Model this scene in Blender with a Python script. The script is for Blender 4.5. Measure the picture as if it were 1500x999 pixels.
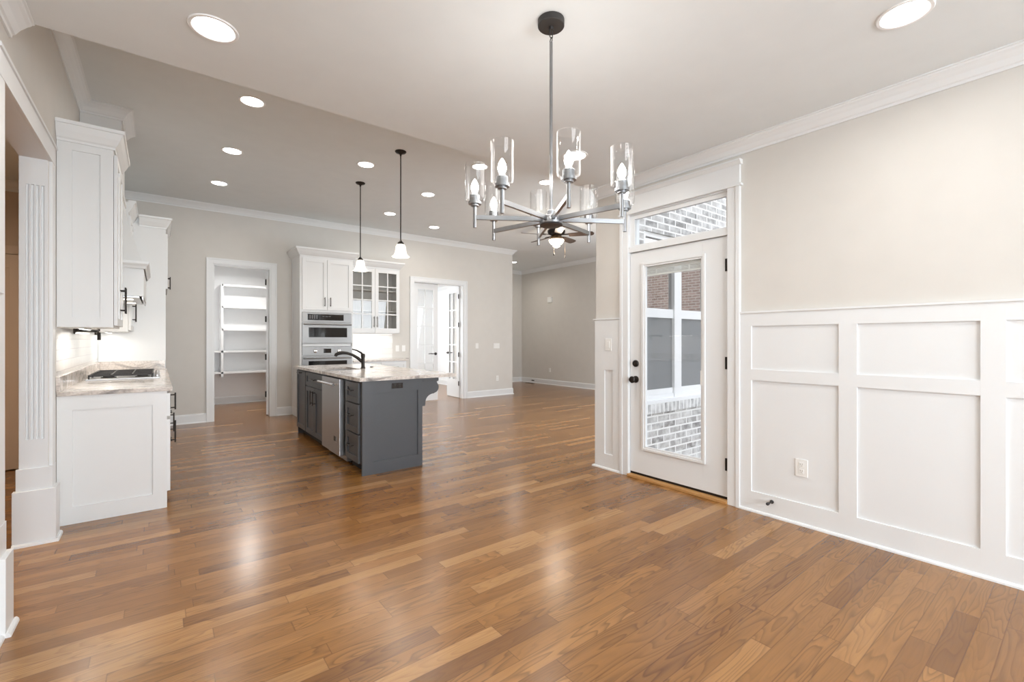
import bpy, bmesh, math, random
from mathutils import Vector, Matrix
random.seed(7)
SC = bpy.context.scene
for o in list(bpy.data.objects): bpy.data.objects.remove(o)
COL = SC.collection
PI = math.pi

# ------------------------------------------------------------------ camera, world, light, exposure
cd = bpy.data.cameras.new('camera'); cam = bpy.data.objects.new('camera', cd); COL.objects.link(cam)
cd.sensor_width = 36; cd.lens = 16.0; cd.shift_y = -0.001; cd.clip_start = 0.05
cam.location = (0, 0, 1.27); cam.rotation_euler = (PI / 2, 0, -math.atan(517.5 / 666.667))
SC.camera = cam
SC.view_settings.view_transform = 'Standard'; SC.view_settings.look = 'None'
SC.view_settings.exposure = 0.07; SC.view_settings.gamma = 1.0
SC.view_settings.use_curve_mapping = False
SC.cycles.max_bounces = 10; SC.cycles.diffuse_bounces = 6; SC.cycles.transparent_max_bounces = 16
SC.cycles.caustics_reflective = False; SC.cycles.caustics_refractive = False
SC.cycles.sample_clamp_indirect = 6.0

W = bpy.data.worlds.new('overcast_sky'); SC.world = W; W.use_nodes = True
nt = W.node_tree; bg = nt.nodes['Background']
geo = nt.nodes.new('ShaderNodeTexCoord'); sep = nt.nodes.new('ShaderNodeSeparateXYZ')
rmp = nt.nodes.new('ShaderNodeValToRGB')
nt.links.new(geo.outputs['Generated'], sep.inputs[0]); nt.links.new(sep.outputs['Z'], rmp.inputs[0])
rmp.color_ramp.elements[0].position = 0.0; rmp.color_ramp.elements[0].color = (0.95, 0.955, 0.965, 1)
rmp.color_ramp.elements[1].position = 0.8; rmp.color_ramp.elements[1].color = (0.80, 0.87, 1.0, 1)
nt.links.new(rmp.outputs[0], bg.inputs['Color']); bg.inputs['Strength'].default_value = 2.7

DAY = (0.87, 0.935, 1.0); WARM = (1.0, 0.97, 0.93)
P_REAR, P_GREAT, P_STUDY, P_CAN, P_CANK = 128, 42, 125, 7.5, 5.2

def area(name, loc, rot, sx, sy, power, color=DAY, shape='RECTANGLE', spread=PI):
    l = bpy.data.lights.new(name, 'AREA'); l.shape = shape; l.size = sx
    if shape in ('RECTANGLE', 'ELLIPSE'): l.size_y = sy
    l.energy = power; l.color = color; l.spread = spread
    o = bpy.data.objects.new(name, l); COL.objects.link(o); o.location = loc; o.rotation_euler = rot
    return o
# daylight arriving at the windows of the house (rear wall of the dining area, great room, study)
for wx in (0.33, 1.47, 2.61):
    area('window_daylight', (wx, -3.62, 1.5), (math.radians(70), 0, 0), 0.95, 1.75, P_REAR)
area('window_daylight', (4.69, 3.42, 1.52), (math.radians(76), 0, 0), 1.0, 1.75, P_GREAT)
area('window_daylight', (7.0, 3.42, 1.52), (math.radians(76), 0, 0), 1.0, 1.75, P_GREAT * 2.2)  # extra lamp at an unseen, added window; brightens the great room walls
area('window_daylight', (3.1, 10.4, 1.5), (PI / 2, 0, -PI / 2), 1.5, 1.7, P_STUDY, (0.95, 0.98, 1.0))

# ------------------------------------------------------------------ materials
def newmat(name):
    m = bpy.data.materials.new(name); m.use_nodes = True
    n = m.node_tree.nodes; return m, n, m.node_tree.links, n['Principled BSDF']
def pm(name, col, rough=0.5, metal=0.0, var=0.03, scale=6.0, bump=0.0, bscale=200.0, coat=0.0, spec=None):
    m, n, L, b = newmat(name)
    tc = n.new('ShaderNodeTexCoord'); nz = n.new('ShaderNodeTexNoise'); nz.inputs['Scale'].default_value = scale
    L.new(tc.outputs['Object'], nz.inputs['Vector'])
    mx = n.new('ShaderNodeMix'); mx.data_type = 'RGBA'
    mx.inputs['A'].default_value = tuple(max(0, c * (1 - var)) for c in col) + (1,)
    mx.inputs['B'].default_value = tuple(min(1, c * (1 + var)) for c in col) + (1,)
    L.new(nz.outputs['Fac'], mx.inputs['Factor']); L.new(mx.outputs['Result'], b.inputs['Base Color'])
    b.inputs['Roughness'].default_value = rough; b.inputs['Metallic'].default_value = metal
    b.inputs['Coat Weight'].default_value = coat
    if spec is not None: b.inputs['Specular IOR Level'].default_value = spec
    if bump:
        n2 = n.new('ShaderNodeTexNoise'); n2.inputs['Scale'].default_value = bscale
        L.new(tc.outputs['Object'], n2.inputs['Vector'])
        bp = n.new('ShaderNodeBump'); bp.inputs['Strength'].default_value = bump; bp.inputs['Distance'].default_value = 0.002
        L.new(n2.outputs['Fac'], bp.inputs['Height']); L.new(bp.outputs['Normal'], b.inputs['Normal'])
    return m
def em(name, col, strength):
    m, n, L, b = newmat(name)
    b.inputs['Base Color'].default_value = (0.9, 0.9, 0.9, 1)
    b.inputs['Emission Color'].default_value = (*col, 1); b.inputs['Emission Strength'].default_value = strength
    return m
def glassmat(name, tint=(0.97, 0.98, 0.98), base=0.04, gain=0.9, rough=0.0):
    m = bpy.data.materials.new(name); m.use_nodes = True; n = m.node_tree.nodes; L = m.node_tree.links; n.clear()
    out = n.new('ShaderNodeOutputMaterial'); t = n.new('ShaderNodeBsdfTransparent'); g = n.new('ShaderNodeBsdfGlossy')
    mx = n.new('ShaderNodeMixShader'); fr = n.new('ShaderNodeLayerWeight'); fr.inputs['Blend'].default_value = 0.5
    pw = n.new('ShaderNodeMath'); pw.operation = 'POWER'; pw.inputs[1].default_value = 4.0; L.new(fr.outputs['Facing'], pw.inputs[0])
    ma = n.new('ShaderNodeMath'); ma.operation = 'MULTIPLY_ADD'; ma.inputs[1].default_value = gain; ma.inputs[2].default_value = base
    ma.use_clamp = True
    t.inputs['Color'].default_value = (*tint, 1); g.inputs['Roughness'].default_value = rough
    L.new(pw.outputs[0], ma.inputs[0]); L.new(ma.outputs[0], mx.inputs[0])
    L.new(t.outputs[0], mx.inputs[1]); L.new(g.outputs[0], mx.inputs[2]); L.new(mx.outputs[0], out.inputs[0])
    return m
def math_node(n, L, op, a, b=None, c=None):
    k = n.new('ShaderNodeMath'); k.operation = op
    for i, v in enumerate((a, b, c)):
        if v is None: continue
        if isinstance(v, (int, float)): k.inputs[i].default_value = v
        else: L.new(v, k.inputs[i])
    return k.outputs[0]
def comb(n, L, x, y, z=0.0):
    k = n.new('ShaderNodeCombineXYZ')
    for i, v in enumerate((x, y, z)):
        if isinstance(v, (int, float)): k.inputs[i].default_value = v
        else: L.new(v, k.inputs[i])
    return k.outputs[0]
def ramp(n, L, fac, stops, interp='LINEAR'):
    r = n.new('ShaderNodeValToRGB'); r.color_ramp.interpolation = interp
    e = r.color_ramp.elements
    while len(e) < len(stops): e.new(0.5)
    for i, (p, c) in enumerate(stops):
        e[i].position = p; e[i].color = (*c, 1)
    if fac is not None: L.new(fac, r.inputs[0])
    return r.outputs[0]
def mixc(n, L, mode, fac, a, b):
    k = n.new('ShaderNodeMix'); k.data_type = 'RGBA'; k.blend_type = mode
    for nm, v in (('Factor', fac), ('A', a), ('B', b)):
        if isinstance(v, (int, float)): k.inputs[nm].default_value = v
        elif isinstance(v, tuple): k.inputs[nm].default_value = (*v, 1)
        else: L.new(v, k.inputs[nm])
    return k.outputs['Result']

def floor_material():
    m, n, L, b = newmat('stained_red_oak')
    M = lambda op, a, b_=None, c=None: math_node(n, L, op, a, b_, c)
    tc = n.new('ShaderNodeTexCoord'); s = n.new('ShaderNodeSeparateXYZ'); L.new(tc.outputs['Object'], s.inputs[0])
    X, Y = s.outputs['X'], s.outputs['Y']
    v = M('DIVIDE', Y, 0.0826); row = M('FLOOR', v); fv = M('SUBTRACT', v, row)
    w1 = n.new('ShaderNodeTexWhiteNoise'); w1.noise_dimensions = '1D'; L.new(row, w1.inputs['W'])
    off = M('MULTIPLY', w1.outputs['Value'], 9.0)
    ln = M('MULTIPLY_ADD', M('FRACT', M('MULTIPLY', w1.outputs['Value'], 17.3)), 0.6, 0.55)
    u = M('ADD', M('DIVIDE', X, ln), off); col = M('FLOOR', u); fu = M('SUBTRACT', u, col)
    w2 = n.new('ShaderNodeTexWhiteNoise'); w2.noise_dimensions = '2D'; L.new(comb(n, L, row, col), w2.inputs['Vector'])
    rnd = w2.outputs['Value']
    w3 = n.new('ShaderNodeTexWhiteNoise'); w3.noise_dimensions = '2D'; L.new(comb(n, L, M('ADD', row, 31.7), M('ADD', col, 11.1)), w3.inputs['Vector'])
    rnd2 = w3.outputs['Value']
    tone = ramp(n, L, rnd, [(0.0, (0.180, 0.076, 0.020)), (0.2, (0.230, 0.102, 0.027)), (0.6, (0.270, 0.124, 0.034)), (0.88, (0.315, 0.152, 0.047)), (1.0, (0.40, 0.215, 0.082))])
    # cathedral grain: contour rings of a stretched noise, different in each board
    gx = M('MULTIPLY_ADD', rnd, 91.0, M('MULTIPLY', X, 1.5)); gy = M('MULTIPLY_ADD', rnd2, 53.0, M('MULTIPLY', Y, 12.0))
    nz = n.new('ShaderNodeTexNoise'); nz.inputs['Scale'].default_value = 1.0; nz.inputs['Detail'].default_value = 1.2
    nz.inputs['Distortion'].default_value = 0.15; L.new(comb(n, L, gx, gy), nz.inputs['Vector'])
    rings = M('FRACT', M('MULTIPLY', nz.outputs['Fac'], 14.0))
    ring = ramp(n, L, rings, [(0.0, (0.48, 0.45, 0.42)), (0.16, (0.74, 0.72, 0.70)), (0.40, (1.0, 1.0, 1.0)), (0.88, (1.12, 1.12, 1.10)), (1.0, (0.52, 0.49, 0.46))])
    # long fine pores
    nf = n.new('ShaderNodeTexNoise'); nf.inputs['Scale'].default_value = 1.0; nf.inputs['Detail'].default_value = 3.0
    L.new(comb(n, L, M('MULTIPLY', X, 7.0), M('MULTIPLY', Y, 150.0), M('MULTIPLY', rnd, 40.0)), nf.inputs['Vector'])
    pore = ramp(n, L, nf.outputs['Fac'], [(0.30, (0.80, 0.79, 0.78)), (0.55, (1.0, 1.0, 1.0)), (0.8, (1.06, 1.06, 1.06))])
    # slow drift along the length
    nd = n.new('ShaderNodeTexNoise'); nd.inputs['Scale'].default_value = 1.0
    L.new(comb(n, L, M('MULTIPLY', X, 1.5), M('MULTIPLY', Y, 9.0), M('MULTIPLY', rnd2, 20.0)), nd.inputs['Vector'])
    drift = ramp(n, L, nd.outputs['Fac'], [(0.2, (0.86, 0.84, 0.82)), (0.8, (1.1, 1.1, 1.1))])
    grainamt = M('MULTIPLY_ADD', rnd2, 0.60, 0.18)
    c = mixc(n, L, 'MULTIPLY', grainamt, tone, ring); c = mixc(n, L, 'MULTIPLY', 0.40, c, pore); c = mixc(n, L, 'MULTIPLY', 1.0, c, drift)
    e1 = M('MINIMUM', fv, M('SUBTRACT', 1.0, fv)); e2 = M('MULTIPLY', M('MINIMUM', fu, M('SUBTRACT', 1.0, fu)), 9.0)
    edge = M('MINIMUM', e1, e2)
    gap = ramp(n, L, edge, [(0.0, (0.55, 0.52, 0.5)), (0.02, (0.82, 0.80, 0.78)), (0.04, (1.0, 1.0, 1.0))])
    c = mixc(n, L, 'MULTIPLY', 1.0, c, gap)
    L.new(c, b.inputs['Base Color'])
    b.inputs['Roughness'].default_value = 0.25
    b.inputs['Specular IOR Level'].default_value = 0.5; b.inputs['Coat Weight'].default_value = 0.15; b.inputs['Coat Roughness'].default_value = 0.2
    bp = n.new('ShaderNodeBump'); bp.inputs['Strength'].default_value = 0.02; bp.inputs['Distance'].default_value = 0.002
    L.new(M('MINIMUM', M('MULTIPLY', edge, 25.0), 1.0), bp.inputs['Height'])
    L.new(bp.outputs['Normal'], b.inputs['Normal'])
    return m
def brick_material(name, axis, c1, c2, mortar, wash, bw=0.225, rh=0.075, mw=0.010, rough=0.9, bump=0.6, offset=0.5, vert=False):
    m, n, L, b = newmat(name)
    tc = n.new('ShaderNodeTexCoord'); s = n.new('ShaderNodeSeparateXYZ'); L.new(tc.outputs['Object'], s.inputs[0])
    vec = comb(n, L, s.outputs[axis], s.outputs['Z'])
    if vert: vec = comb(n, L, s.outputs['Z'], s.outputs[axis])
    br = n.new('ShaderNodeTexBrick'); br.inputs['Scale'].default_value = 1.0; br.offset = offset
    br.inputs['Brick Width'].default_value = bw; br.inputs['Row Height'].default_value = rh; br.inputs['Mortar Size'].default_value = mw
    br.inputs['Mortar Smooth'].default_value = 0.2; br.inputs['Bias'].default_value = 0.0
    br.inputs['Color1'].default_value = (*c1, 1); br.inputs['Color2'].default_value = (*c2, 1); br.inputs['Mortar'].default_value = (*mortar, 1)
    L.new(vec, br.inputs['Vector'])
    c = br.outputs['Color']
    if wash > 0:
        nz = n.new('ShaderNodeTexNoise'); nz.inputs['Scale'].default_value = 11.0; nz.inputs['Detail'].default_value = 6.0
        L.new(tc.outputs['Object'], nz.inputs['Vector'])
        f = ramp(n, L, nz.outputs['Fac'], [(0.42, (0, 0, 0)), (0.62, (1, 1, 1))])
        c = mixc(n, L, 'MIX', math_node(n, L, 'MULTIPLY', f, wash), c, mortar)
    L.new(c, b.inputs['Base Color']); b.inputs['Roughness'].default_value = rough
    bp = n.new('ShaderNodeBump'); bp.inputs['Strength'].default_value = bump; bp.inputs['Distance'].default_value = 0.004; bp.invert = True
    L.new(br.outputs['Fac'], bp.inputs['Height']); L.new(bp.outputs['Normal'], b.inputs['Normal'])
    return m
def stone_material():
    m, n, L, b = newmat('veined_white_granite')
    tc = n.new('ShaderNodeTexCoord')
    mp = n.new('ShaderNodeMapping'); mp.inputs['Rotation'].default_value = (0.3, 0.2, 0.6); mp.inputs['Scale'].default_value = (1.0, 2.6, 2.0)
    L.new(tc.outputs['Object'], mp.inputs['Vector'])
    a = n.new('ShaderNodeTexNoise'); a.inputs['Scale'].default_value = 3.2; a.inputs['Detail'].default_value = 8; a.inputs['Distortion'].default_value = 1.6
    L.new(mp.outputs[0], a.inputs['Vector'])
    c1 = ramp(n, L, a.outputs['Fac'], [(0.28, (0.24, 0.225, 0.22)), (0.41, (0.45, 0.41, 0.38)), (0.50, (0.66, 0.60, 0.55)), (0.60, (0.72, 0.68, 0.64)), (0.74, (0.55, 0.51, 0.49))])
    d = n.new('ShaderNodeTexNoise'); d.inputs['Scale'].default_value = 70; d.inputs['Detail'].default_value = 3
    L.new(tc.outputs['Object'], d.inputs['Vector'])
    c2 = ramp(n, L, d.outputs['Fac'], [(0.35, (0.72, 0.70, 0.68)), (0.55, (1.0, 1.0, 1.0))])
    L.new(mixc(n, L, 'MULTIPLY', 0.7, c1, c2), b.inputs['Base Color'])
    b.inputs['Roughness'].default_value = 0.16
    return m

M_WALL = pm('greige_wall_paint', (0.625, 0.604, 0.568), 0.75, bump=0.05)
M_CEIL = pm('ceiling_paint', (0.725, 0.755, 0.765), 0.85)
M_TRIM = pm('white_trim_paint', (0.735, 0.75, 0.757), 0.38, var=0.01)
M_CAB = pm('white_cabinet_paint', (0.72, 0.73, 0.73), 0.35, var=0.01)
M_INT = pm('shaded_cabinet_interior', (0.62, 0.60, 0.57), 0.5, var=0.02)  # white interior greyed, the shade behind the glass doors put into its colour
M_WHITE = pm('bright_white_paint', (0.82, 0.825, 0.83), 0.6, var=0.01)
M_HALLDOOR = pm('tan_hall_door_paint', (0.62, 0.51, 0.42), 0.5, var=0.02)
M_HALLWALL = pm('tan_hall_wall_paint', (0.58, 0.48, 0.39), 0.75)
M_CHAR = pm('charcoal_cabinet_paint', (0.066, 0.070, 0.077), 0.38, var=0.03)
M_KICK = pm('toe_kick_black', (0.012, 0.012, 0.012), 0.7)
M_BRONZE = pm('oil_rubbed_bronze', (0.030, 0.025, 0.022), 0.38, 0.7)
M_GUN = pm('brushed_gunmetal', (0.30, 0.305, 0.315), 0.30, 1.0, var=0.06, scale=40)
M_DARKGUN = pm('dark_gunmetal', (0.035, 0.032, 0.031), 0.45, 0.2)
M_STEEL = pm('stainless_steel', (0.50, 0.50, 0.505), 0.33, 1.0, var=0.04, scale=3)
M_OVEN = pm('dimmed_oven_steel', (0.24, 0.235, 0.23), 0.34, 1.0, var=0.04, scale=3)  # copy of the steel, coloured darker to hold down bright window reflections
M_CHROME = pm('chrome', (0.75, 0.75, 0.76), 0.12, 1.0)
M_BLACKGL = pm('black_glass', (0.010, 0.010, 0.011), 0.06, 0.0, coat=0.5)
M_DIM = pm('dim_display_grey', (.12, .12, .125), .3)
M_IRON = pm('cast_iron', (0.035, 0.033, 0.032), 0.55, 0.3, bump=0.1)
M_PLATE = pm('white_plastic', (0.80, 0.80, 0.78), 0.35, var=0.01)
M_SLOT = pm('slot_shadow_plastic', (0.10, 0.10, 0.10), 0.6)
M_RUB = pm('black_rubber', (0.03, 0.03, 0.032), 0.5)
M_FAN = pm('dark_walnut_blade', (0.055, 0.038, 0.030), 0.45, var=0.15, scale=20)
M_BRASSLIT = pm('antique_brass', (0.30, 0.19, 0.10), 0.35, 0.9)
M_SILL = pm('oak_threshold', (0.47, 0.25, 0.09), 0.4, var=0.12, scale=30)
M_BLIND = pm('white_blind', (0.75, 0.77, 0.75), 0.6)
M_SCREEN = pm('grey_insect_screen', (0.22, 0.225, 0.23), 0.85, var=0.08, scale=300)
M_VINYL = pm('white_vinyl', (0.83, 0.83, 0.83), 0.35, var=0.01)
M_CONC = pm('porch_concrete', (0.42, 0.41, 0.40), 0.85, var=0.12, scale=5)
M_GRASS = pm('lawn', (0.10, 0.15, 0.05), 0.95, var=0.3, scale=30)
M_FLOOR = floor_material()
M_STONE = stone_material()
M_BRICK = brick_material('whitewashed_grey_brick', 'X', (0.235, 0.228, 0.22), (0.54, 0.52, 0.50), (0.82, 0.81, 0.79), 0.52)
M_BRICKROW = brick_material('whitewashed_brick_rowlock', 'X', (0.30, 0.292, 0.285), (0.58, 0.565, 0.55), (0.84, 0.83, 0.81), 0.6, bw=0.075, rh=0.4, offset=0.0)
M_REDBRICK = brick_material('brown_brick', 'Y', (0.30, 0.19, 0.15), (0.46, 0.31, 0.25), (0.62, 0.55, 0.50), 0.15)
M_TILEL = brick_material('white_subway_tile', 'Y', (0.80, 0.79, 0.77), (0.84, 0.83, 0.82), (0.62, 0.61, 0.60), 0.0, bw=0.15, rh=0.075, mw=0.003, rough=0.12, bump=0.35)
M_TILEB = brick_material('white_long_tile', 'X', (0.80, 0.79, 0.77), (0.85, 0.84, 0.83), (0.66, 0.65, 0.64), 0.0, bw=0.40, rh=0.10, mw=0.003, rough=0.12, bump=0.35)
M_GLASS = glassmat('window_glass', (0.985, 0.99, 0.99), 0.03, 0.8)
M_CABGLASS = glassmat('cabinet_door_glass', (0.96, 0.965, 0.965), 0.05, 1.0)
M_SHADE = glassmat('clear_shade_glass', (0.98, 0.984, 0.987), 0.022, 0.75)
M_LOWE = glassmat('reflective_house_glass', (0.30, 0.31, 0.32), 0.62, 0.38)
M_CANLENS = em('recessed_lens_glow', (1.0, 0.97, 0.92), 9.0)
M_BULB = em('frosted_bulb_glow', (1.0, 0.97, 0.93), 14.0)
M_BULBOFF = glassmat('clear_unlit_bulb', (0.97, 0.97, 0.96), 0.03, 1.0)
M_PENDSHADE = em('opal_shade_glow', (1.0, 0.90, 0.76), 0.85)
M_FANBOWL = em('alabaster_bowl_glow', (1.0, 0.86, 0.66), 3.0)
M_LED = em('led_strip_glow', (1.0, 0.96, 0.90), 4.0)
M_HOODLAMP = em('hood_lamp_glow', (1.0, 0.88, 0.70), 5.0)

# ------------------------------------------------------------------ mesh helpers
class MB:
    def __init__(s): s.bm = bmesh.new()
    def box(s, x0, x1, y0, y1, z0, z1, bev=0.0):
        bm = s.bm; x0, x1 = sorted((x0, x1)); y0, y1 = sorted((y0, y1)); z0, z1 = sorted((z0, z1))
        v = [bm.verts.new((x, y, z)) for x in (x0, x1) for y in (y0, y1) for z in (z0, z1)]
        fs = [bm.faces.new([v[i] for i in q]) for q in ((0, 1, 3, 2), (4, 6, 7, 5), (0, 4, 5, 1), (2, 3, 7, 6), (0, 2, 6, 4), (1, 5, 7, 3))]
        if bev:
            es = list({e for f in fs for e in f.edges})
            bmesh.ops.bevel(bm, geom=es, offset=bev, segments=2, profile=0.7, affect='EDGES')
        return s
    def wb(s, ax, face, dr, a0, a1, z0, z1, d0, d1, bev=0.0):
        p, q = face + dr * d0, face + dr * d1
        if ax == 'x': return s.box(p, q, a0, a1, z0, z1, bev)
        return s.box(a0, a1, p, q, z0, z1, bev)
    def prism(s, pts, f3, lo, hi):
        """pts: 2-D outline; f3(u, v, w) -> 3-D point; extruded for w from lo to hi"""
        bm = s.bm; A = [bm.verts.new(f3(u, v, lo)) for u, v in pts]; B = [bm.verts.new(f3(u, v, hi)) for u, v in pts]
        k = len(pts); bm.faces.new(A); bm.faces.new(B[::-1])
        for i in range(k): bm.faces.new((A[i], B[i], B[(i + 1) % k], A[(i + 1) % k]))
        return s
    def sweep(s, prof, path, side=1, closed=False):
        """prof: closed outline of (distance into room, z); path: 2-D polyline; side=+1 room on the left of travel"""
        bm = s.bm; k = len(path); rings = []
        for i, p in enumerate(path):
            p = Vector(p)
            if closed: a, c = Vector(path[i - 1]), Vector(path[(i + 1) % k])
            else: a, c = (Vector(path[i - 1]) if i else None), (Vector(path[i + 1]) if i < k - 1 else None)
            ns = []
            for q0, q1 in ((a, p), (p, c)):
                if q0 is None or q1 is None: continue
                d = (q1 - q0).normalized(); ns.append(Vector((-d.y, d.x)) * side)
            if len(ns) == 2:
                mm = ns[0] + ns[1]; mm = mm / max(1e-6, mm.length); mit = mm / max(0.2, mm.dot(ns[0]))
            else: mit = ns[0]
            rings.append([bm.verts.new((p.x + mit.x * d, p.y + mit.y * d, z)) for d, z in prof])
        n = len(prof)
        for i in range(k if closed else k - 1):
            A, B = rings[i], rings[(i + 1) % k]
            for j in range(n): bm.faces.new((A[j], B[j], B[(j + 1) % n], A[(j + 1) % n]))
        if not closed: bm.faces.new(rings[0]); bm.faces.new(rings[-1][::-1])
        return s
    def lathe(s, prof, c=(0, 0, 0), n=32, caps=True, mat=None):
        """prof: (radius, z) from one end to the other, about the z axis through c"""
        bm = s.bm; rings = []
        T = (lambda v: v) if mat is None else (lambda v: mat @ v)
        for r, z in prof:
            if r < 1e-6: rings.append([bm.verts.new(T(Vector((0, 0, z))) + Vector(c))])
            else: rings.append([bm.verts.new(T(Vector((r * math.cos(2 * PI * i / n), r * math.sin(2 * PI * i / n), z))) + Vector(c)) for i in range(n)])
        for A, B in zip(rings, rings[1:]):
            for i in range(n):
                j = (i + 1) % n
                if len(A) == 1 and len(B) == 1: continue
                if len(A) == 1: f = (A[0], B[j], B[i])
                elif len(B) == 1: f = (A[i], A[j], B[0])
                else: f = (A[i], A[j], B[j], B[i])
                bm.faces.new(f).smooth = True
        if caps:
            for R in (rings[0], rings[-1]):
                if len(R) > 2: bm.faces.new(R)
        return s
    def tube(s, pts, r, n=12, caps=True):
        bm = s.bm; pts = [Vector(p) for p in pts]; rings = []; up = None
        rr = r if isinstance(r, (list, tuple)) else [r] * len(pts)
        for i, p in enumerate(pts):
            d = (pts[min(i + 1, len(pts) - 1)] - pts[max(i - 1, 0)]).normalized()
            if up is None: up = Vector((0, 0, 1)) if abs(d.z) < 0.9 else Vector((1, 0, 0))
            e1 = d.cross(up).normalized(); e2 = e1.cross(d).normalized(); up = e2
            rings.append([bm.verts.new(p + (e1 * math.cos(2 * PI * k / n) + e2 * math.sin(2 * PI * k / n)) * rr[i]) for k in range(n)])
        for A, B in zip(rings, rings[1:]):
            for k in range(n): bm.faces.new((A[k], A[(k + 1) % n], B[(k + 1) % n], B[k])).smooth = True
        if caps: bm.faces.new(rings[0][::-1]); bm.faces.new(rings[-1])
        return s
    def torus(s, c, R, r, mat=None, n=20, k=8, stretch=0.0):
        bm = s.bm; T = mat or Matrix.Identity(3); rings = []
        for i in range(n):
            a = 2 * PI * i / n; ring = []
            for j in range(k):
                b = 2 * PI * j / k
                v = Vector(((R + r * math.cos(b)) * math.cos(a), (R + r * math.cos(b)) * math.sin(a) + (stretch if math.sin(a) > 0 else -stretch), r * math.sin(b)))
                ring.append(bm.verts.new(T @ v + Vector(c)))
            rings.append(ring)
        for i in range(n):
            A, B = rings[i], rings[(i + 1) % n]
            for j in range(k): bm.faces.new((A[j], B[j], B[(j + 1) % k], A[(j + 1) % k])).smooth = True
        return s
    def build(s, name, mat, parent=None, origin=None):
        bm = s.bm; bmesh.ops.recalc_face_normals(bm, faces=bm.faces[:])
        if origin is None: origin = OFF[parent] if parent is not None else (0, 0, 0)
        bmesh.ops.translate(bm, verts=bm.verts[:], vec=-Vector(origin))
        for e in bm.edges:                                  # hard edges where turned shapes step
            if len(e.link_faces) == 2 and e.calc_face_angle(0) > 0.66: e.smooth = False
        me = bpy.data.meshes.new(name); bm.to_mesh(me); bm.free()
        me.materials.append(mat)
        o = bpy.data.objects.new(name, me); COL.objects.link(o)
        if parent is not None: o.parent = parent
        else: o.location = origin
        OFF[o] = Vector(origin)
        return o
OFF = {}
def tag(o, label, cat, group=None):
    o['label'] = label; o['category'] = cat
    if group: o['group'] = group
    return o
def thing(name, label, cat, loc=(0, 0, 0), group=None):
    o = bpy.data.objects.new(name, None); COL.objects.link(o); o.location = loc; o.empty_display_size = 0.05
    OFF[o] = Vector(loc); return tag(o, label, cat, group)
def single(mb, name, mat, label, cat, group=None):
    xs = [v.co.copy() for v in mb.bm.verts]
    c = ((min(v.x for v in xs) + max(v.x for v in xs)) / 2, (min(v.y for v in xs) + max(v.y for v in xs)) / 2, min(v.z for v in xs))
    return tag(mb.build(name, mat, None, c), label, cat, group)
def struct(mb, name, mat, parent=None):
    o = mb.build(name, mat, parent)
    if parent is None: o['kind'] = 'structure'
    return o
def dup(o, loc=None, rotz=None, parent=None):
    c = o.copy(); COL.objects.link(c)
    if parent is not None: c.parent = parent
    if loc is not None: c.location = loc
    if rotz is not None: c.rotation_euler = (0, 0, rotz)
    for ch in list(o.children): dup(ch, parent=c)
    return c
def wall(ax, f0, f1, a0, a1, z0, z1, holes=()):
    """solid wall between planes f0..f1 of axis ax, running a0..a1, with rectangular holes (a, b, za, zb)"""
    mb = MB(); cuts = sorted({a0, a1, *[h[0] for h in holes], *[h[1] for h in holes]})
    for p, q in zip(cuts, cuts[1:]):
        hs = sorted([h for h in holes if h[0] <= p + 1e-6 and h[1] >= q - 1e-6], key=lambda h: h[2]); z = z0
        for h in hs:
            if h[2] > z + 1e-6: mb.wb(ax, 0, 1, p, q, z, h[2], f0, f1)
            z = h[3]
        if z < z1 - 1e-6: mb.wb(ax, 0, 1, p, q, z, z1, f0, f1)
    return mb
def shaker(ax, face, dr, a0, a1, z0, z1, rail=0.055, th=0.02, rec=0.013):
    mb = MB(); b = 0.0015
    mb.wb(ax, face, dr, a0, a0 + rail, z0, z1, 0, th, b); mb.wb(ax, face, dr, a1 - rail, a1, z0, z1, 0, th, b)
    mb.wb(ax, face, dr, a0 + rail, a1 - rail, z0, z0 + rail, 0, th, b); mb.wb(ax, face, dr, a0 + rail, a1 - rail, z1 - rail, z1, 0, th, b)
    mb.wb(ax, face, dr, a0 + rail - .002, a1 - rail + .002, z0 + rail - .002, z1 - rail + .002, 0, th - rec)
    return mb
def pull(ax, face, dr, a, z, length, vertical=True, r=0.0055, out=0.032):
    mb = MB()
    def P(aa, zz, d): return (face + dr * d, aa, zz) if ax == 'x' else (aa, face + dr * d, zz)
    h = length / 2
    e = [(a, z - h), (a, z + h)] if vertical else [(a - h, z), (a + h, z)]
    mb.tube([P(*e[0], out), P(*e[1], out)], r)
    for t in (0.12, 0.88):
        q = (e[0][0] + (e[1][0] - e[0][0]) * t, e[0][1] + (e[1][1] - e[0][1]) * t)
        mb.tube([P(*q, 0), P(*q, out)], r * 0.85)
    return mb
def crown_prof(z, h=0.10, p=0.085):
    return [(0, z - h), (0.010, z - h), (0.013, z - h * .86), (0.022, z - h * .80), (p * .45, z - h * .52), (p * .72, z - h * .26), (p * .86, z - h * .17), (p * .90, z - h * .10), (p, z - h * .08), (p, z), (0, z)]
BASE = [(0, 0), (0.030, 0), (0.029, 0.010), (0.024, 0.018), (0.015, 0.020), (0.015, 0.120), (0.010, 0.135), (0.004, 0.142), (0, 0.142)]

# ------------------------------------------------------------------ levels and planes
ZD, ZK = 2.77, 3.37                       # dining ceiling, kitchen / great room ceiling
XL, XR, YF, XG, YG = -0.55, 3.49, 8.45, 8.80, 10.85
YS = 3.10                                 # edge of the lower dining ceiling

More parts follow.
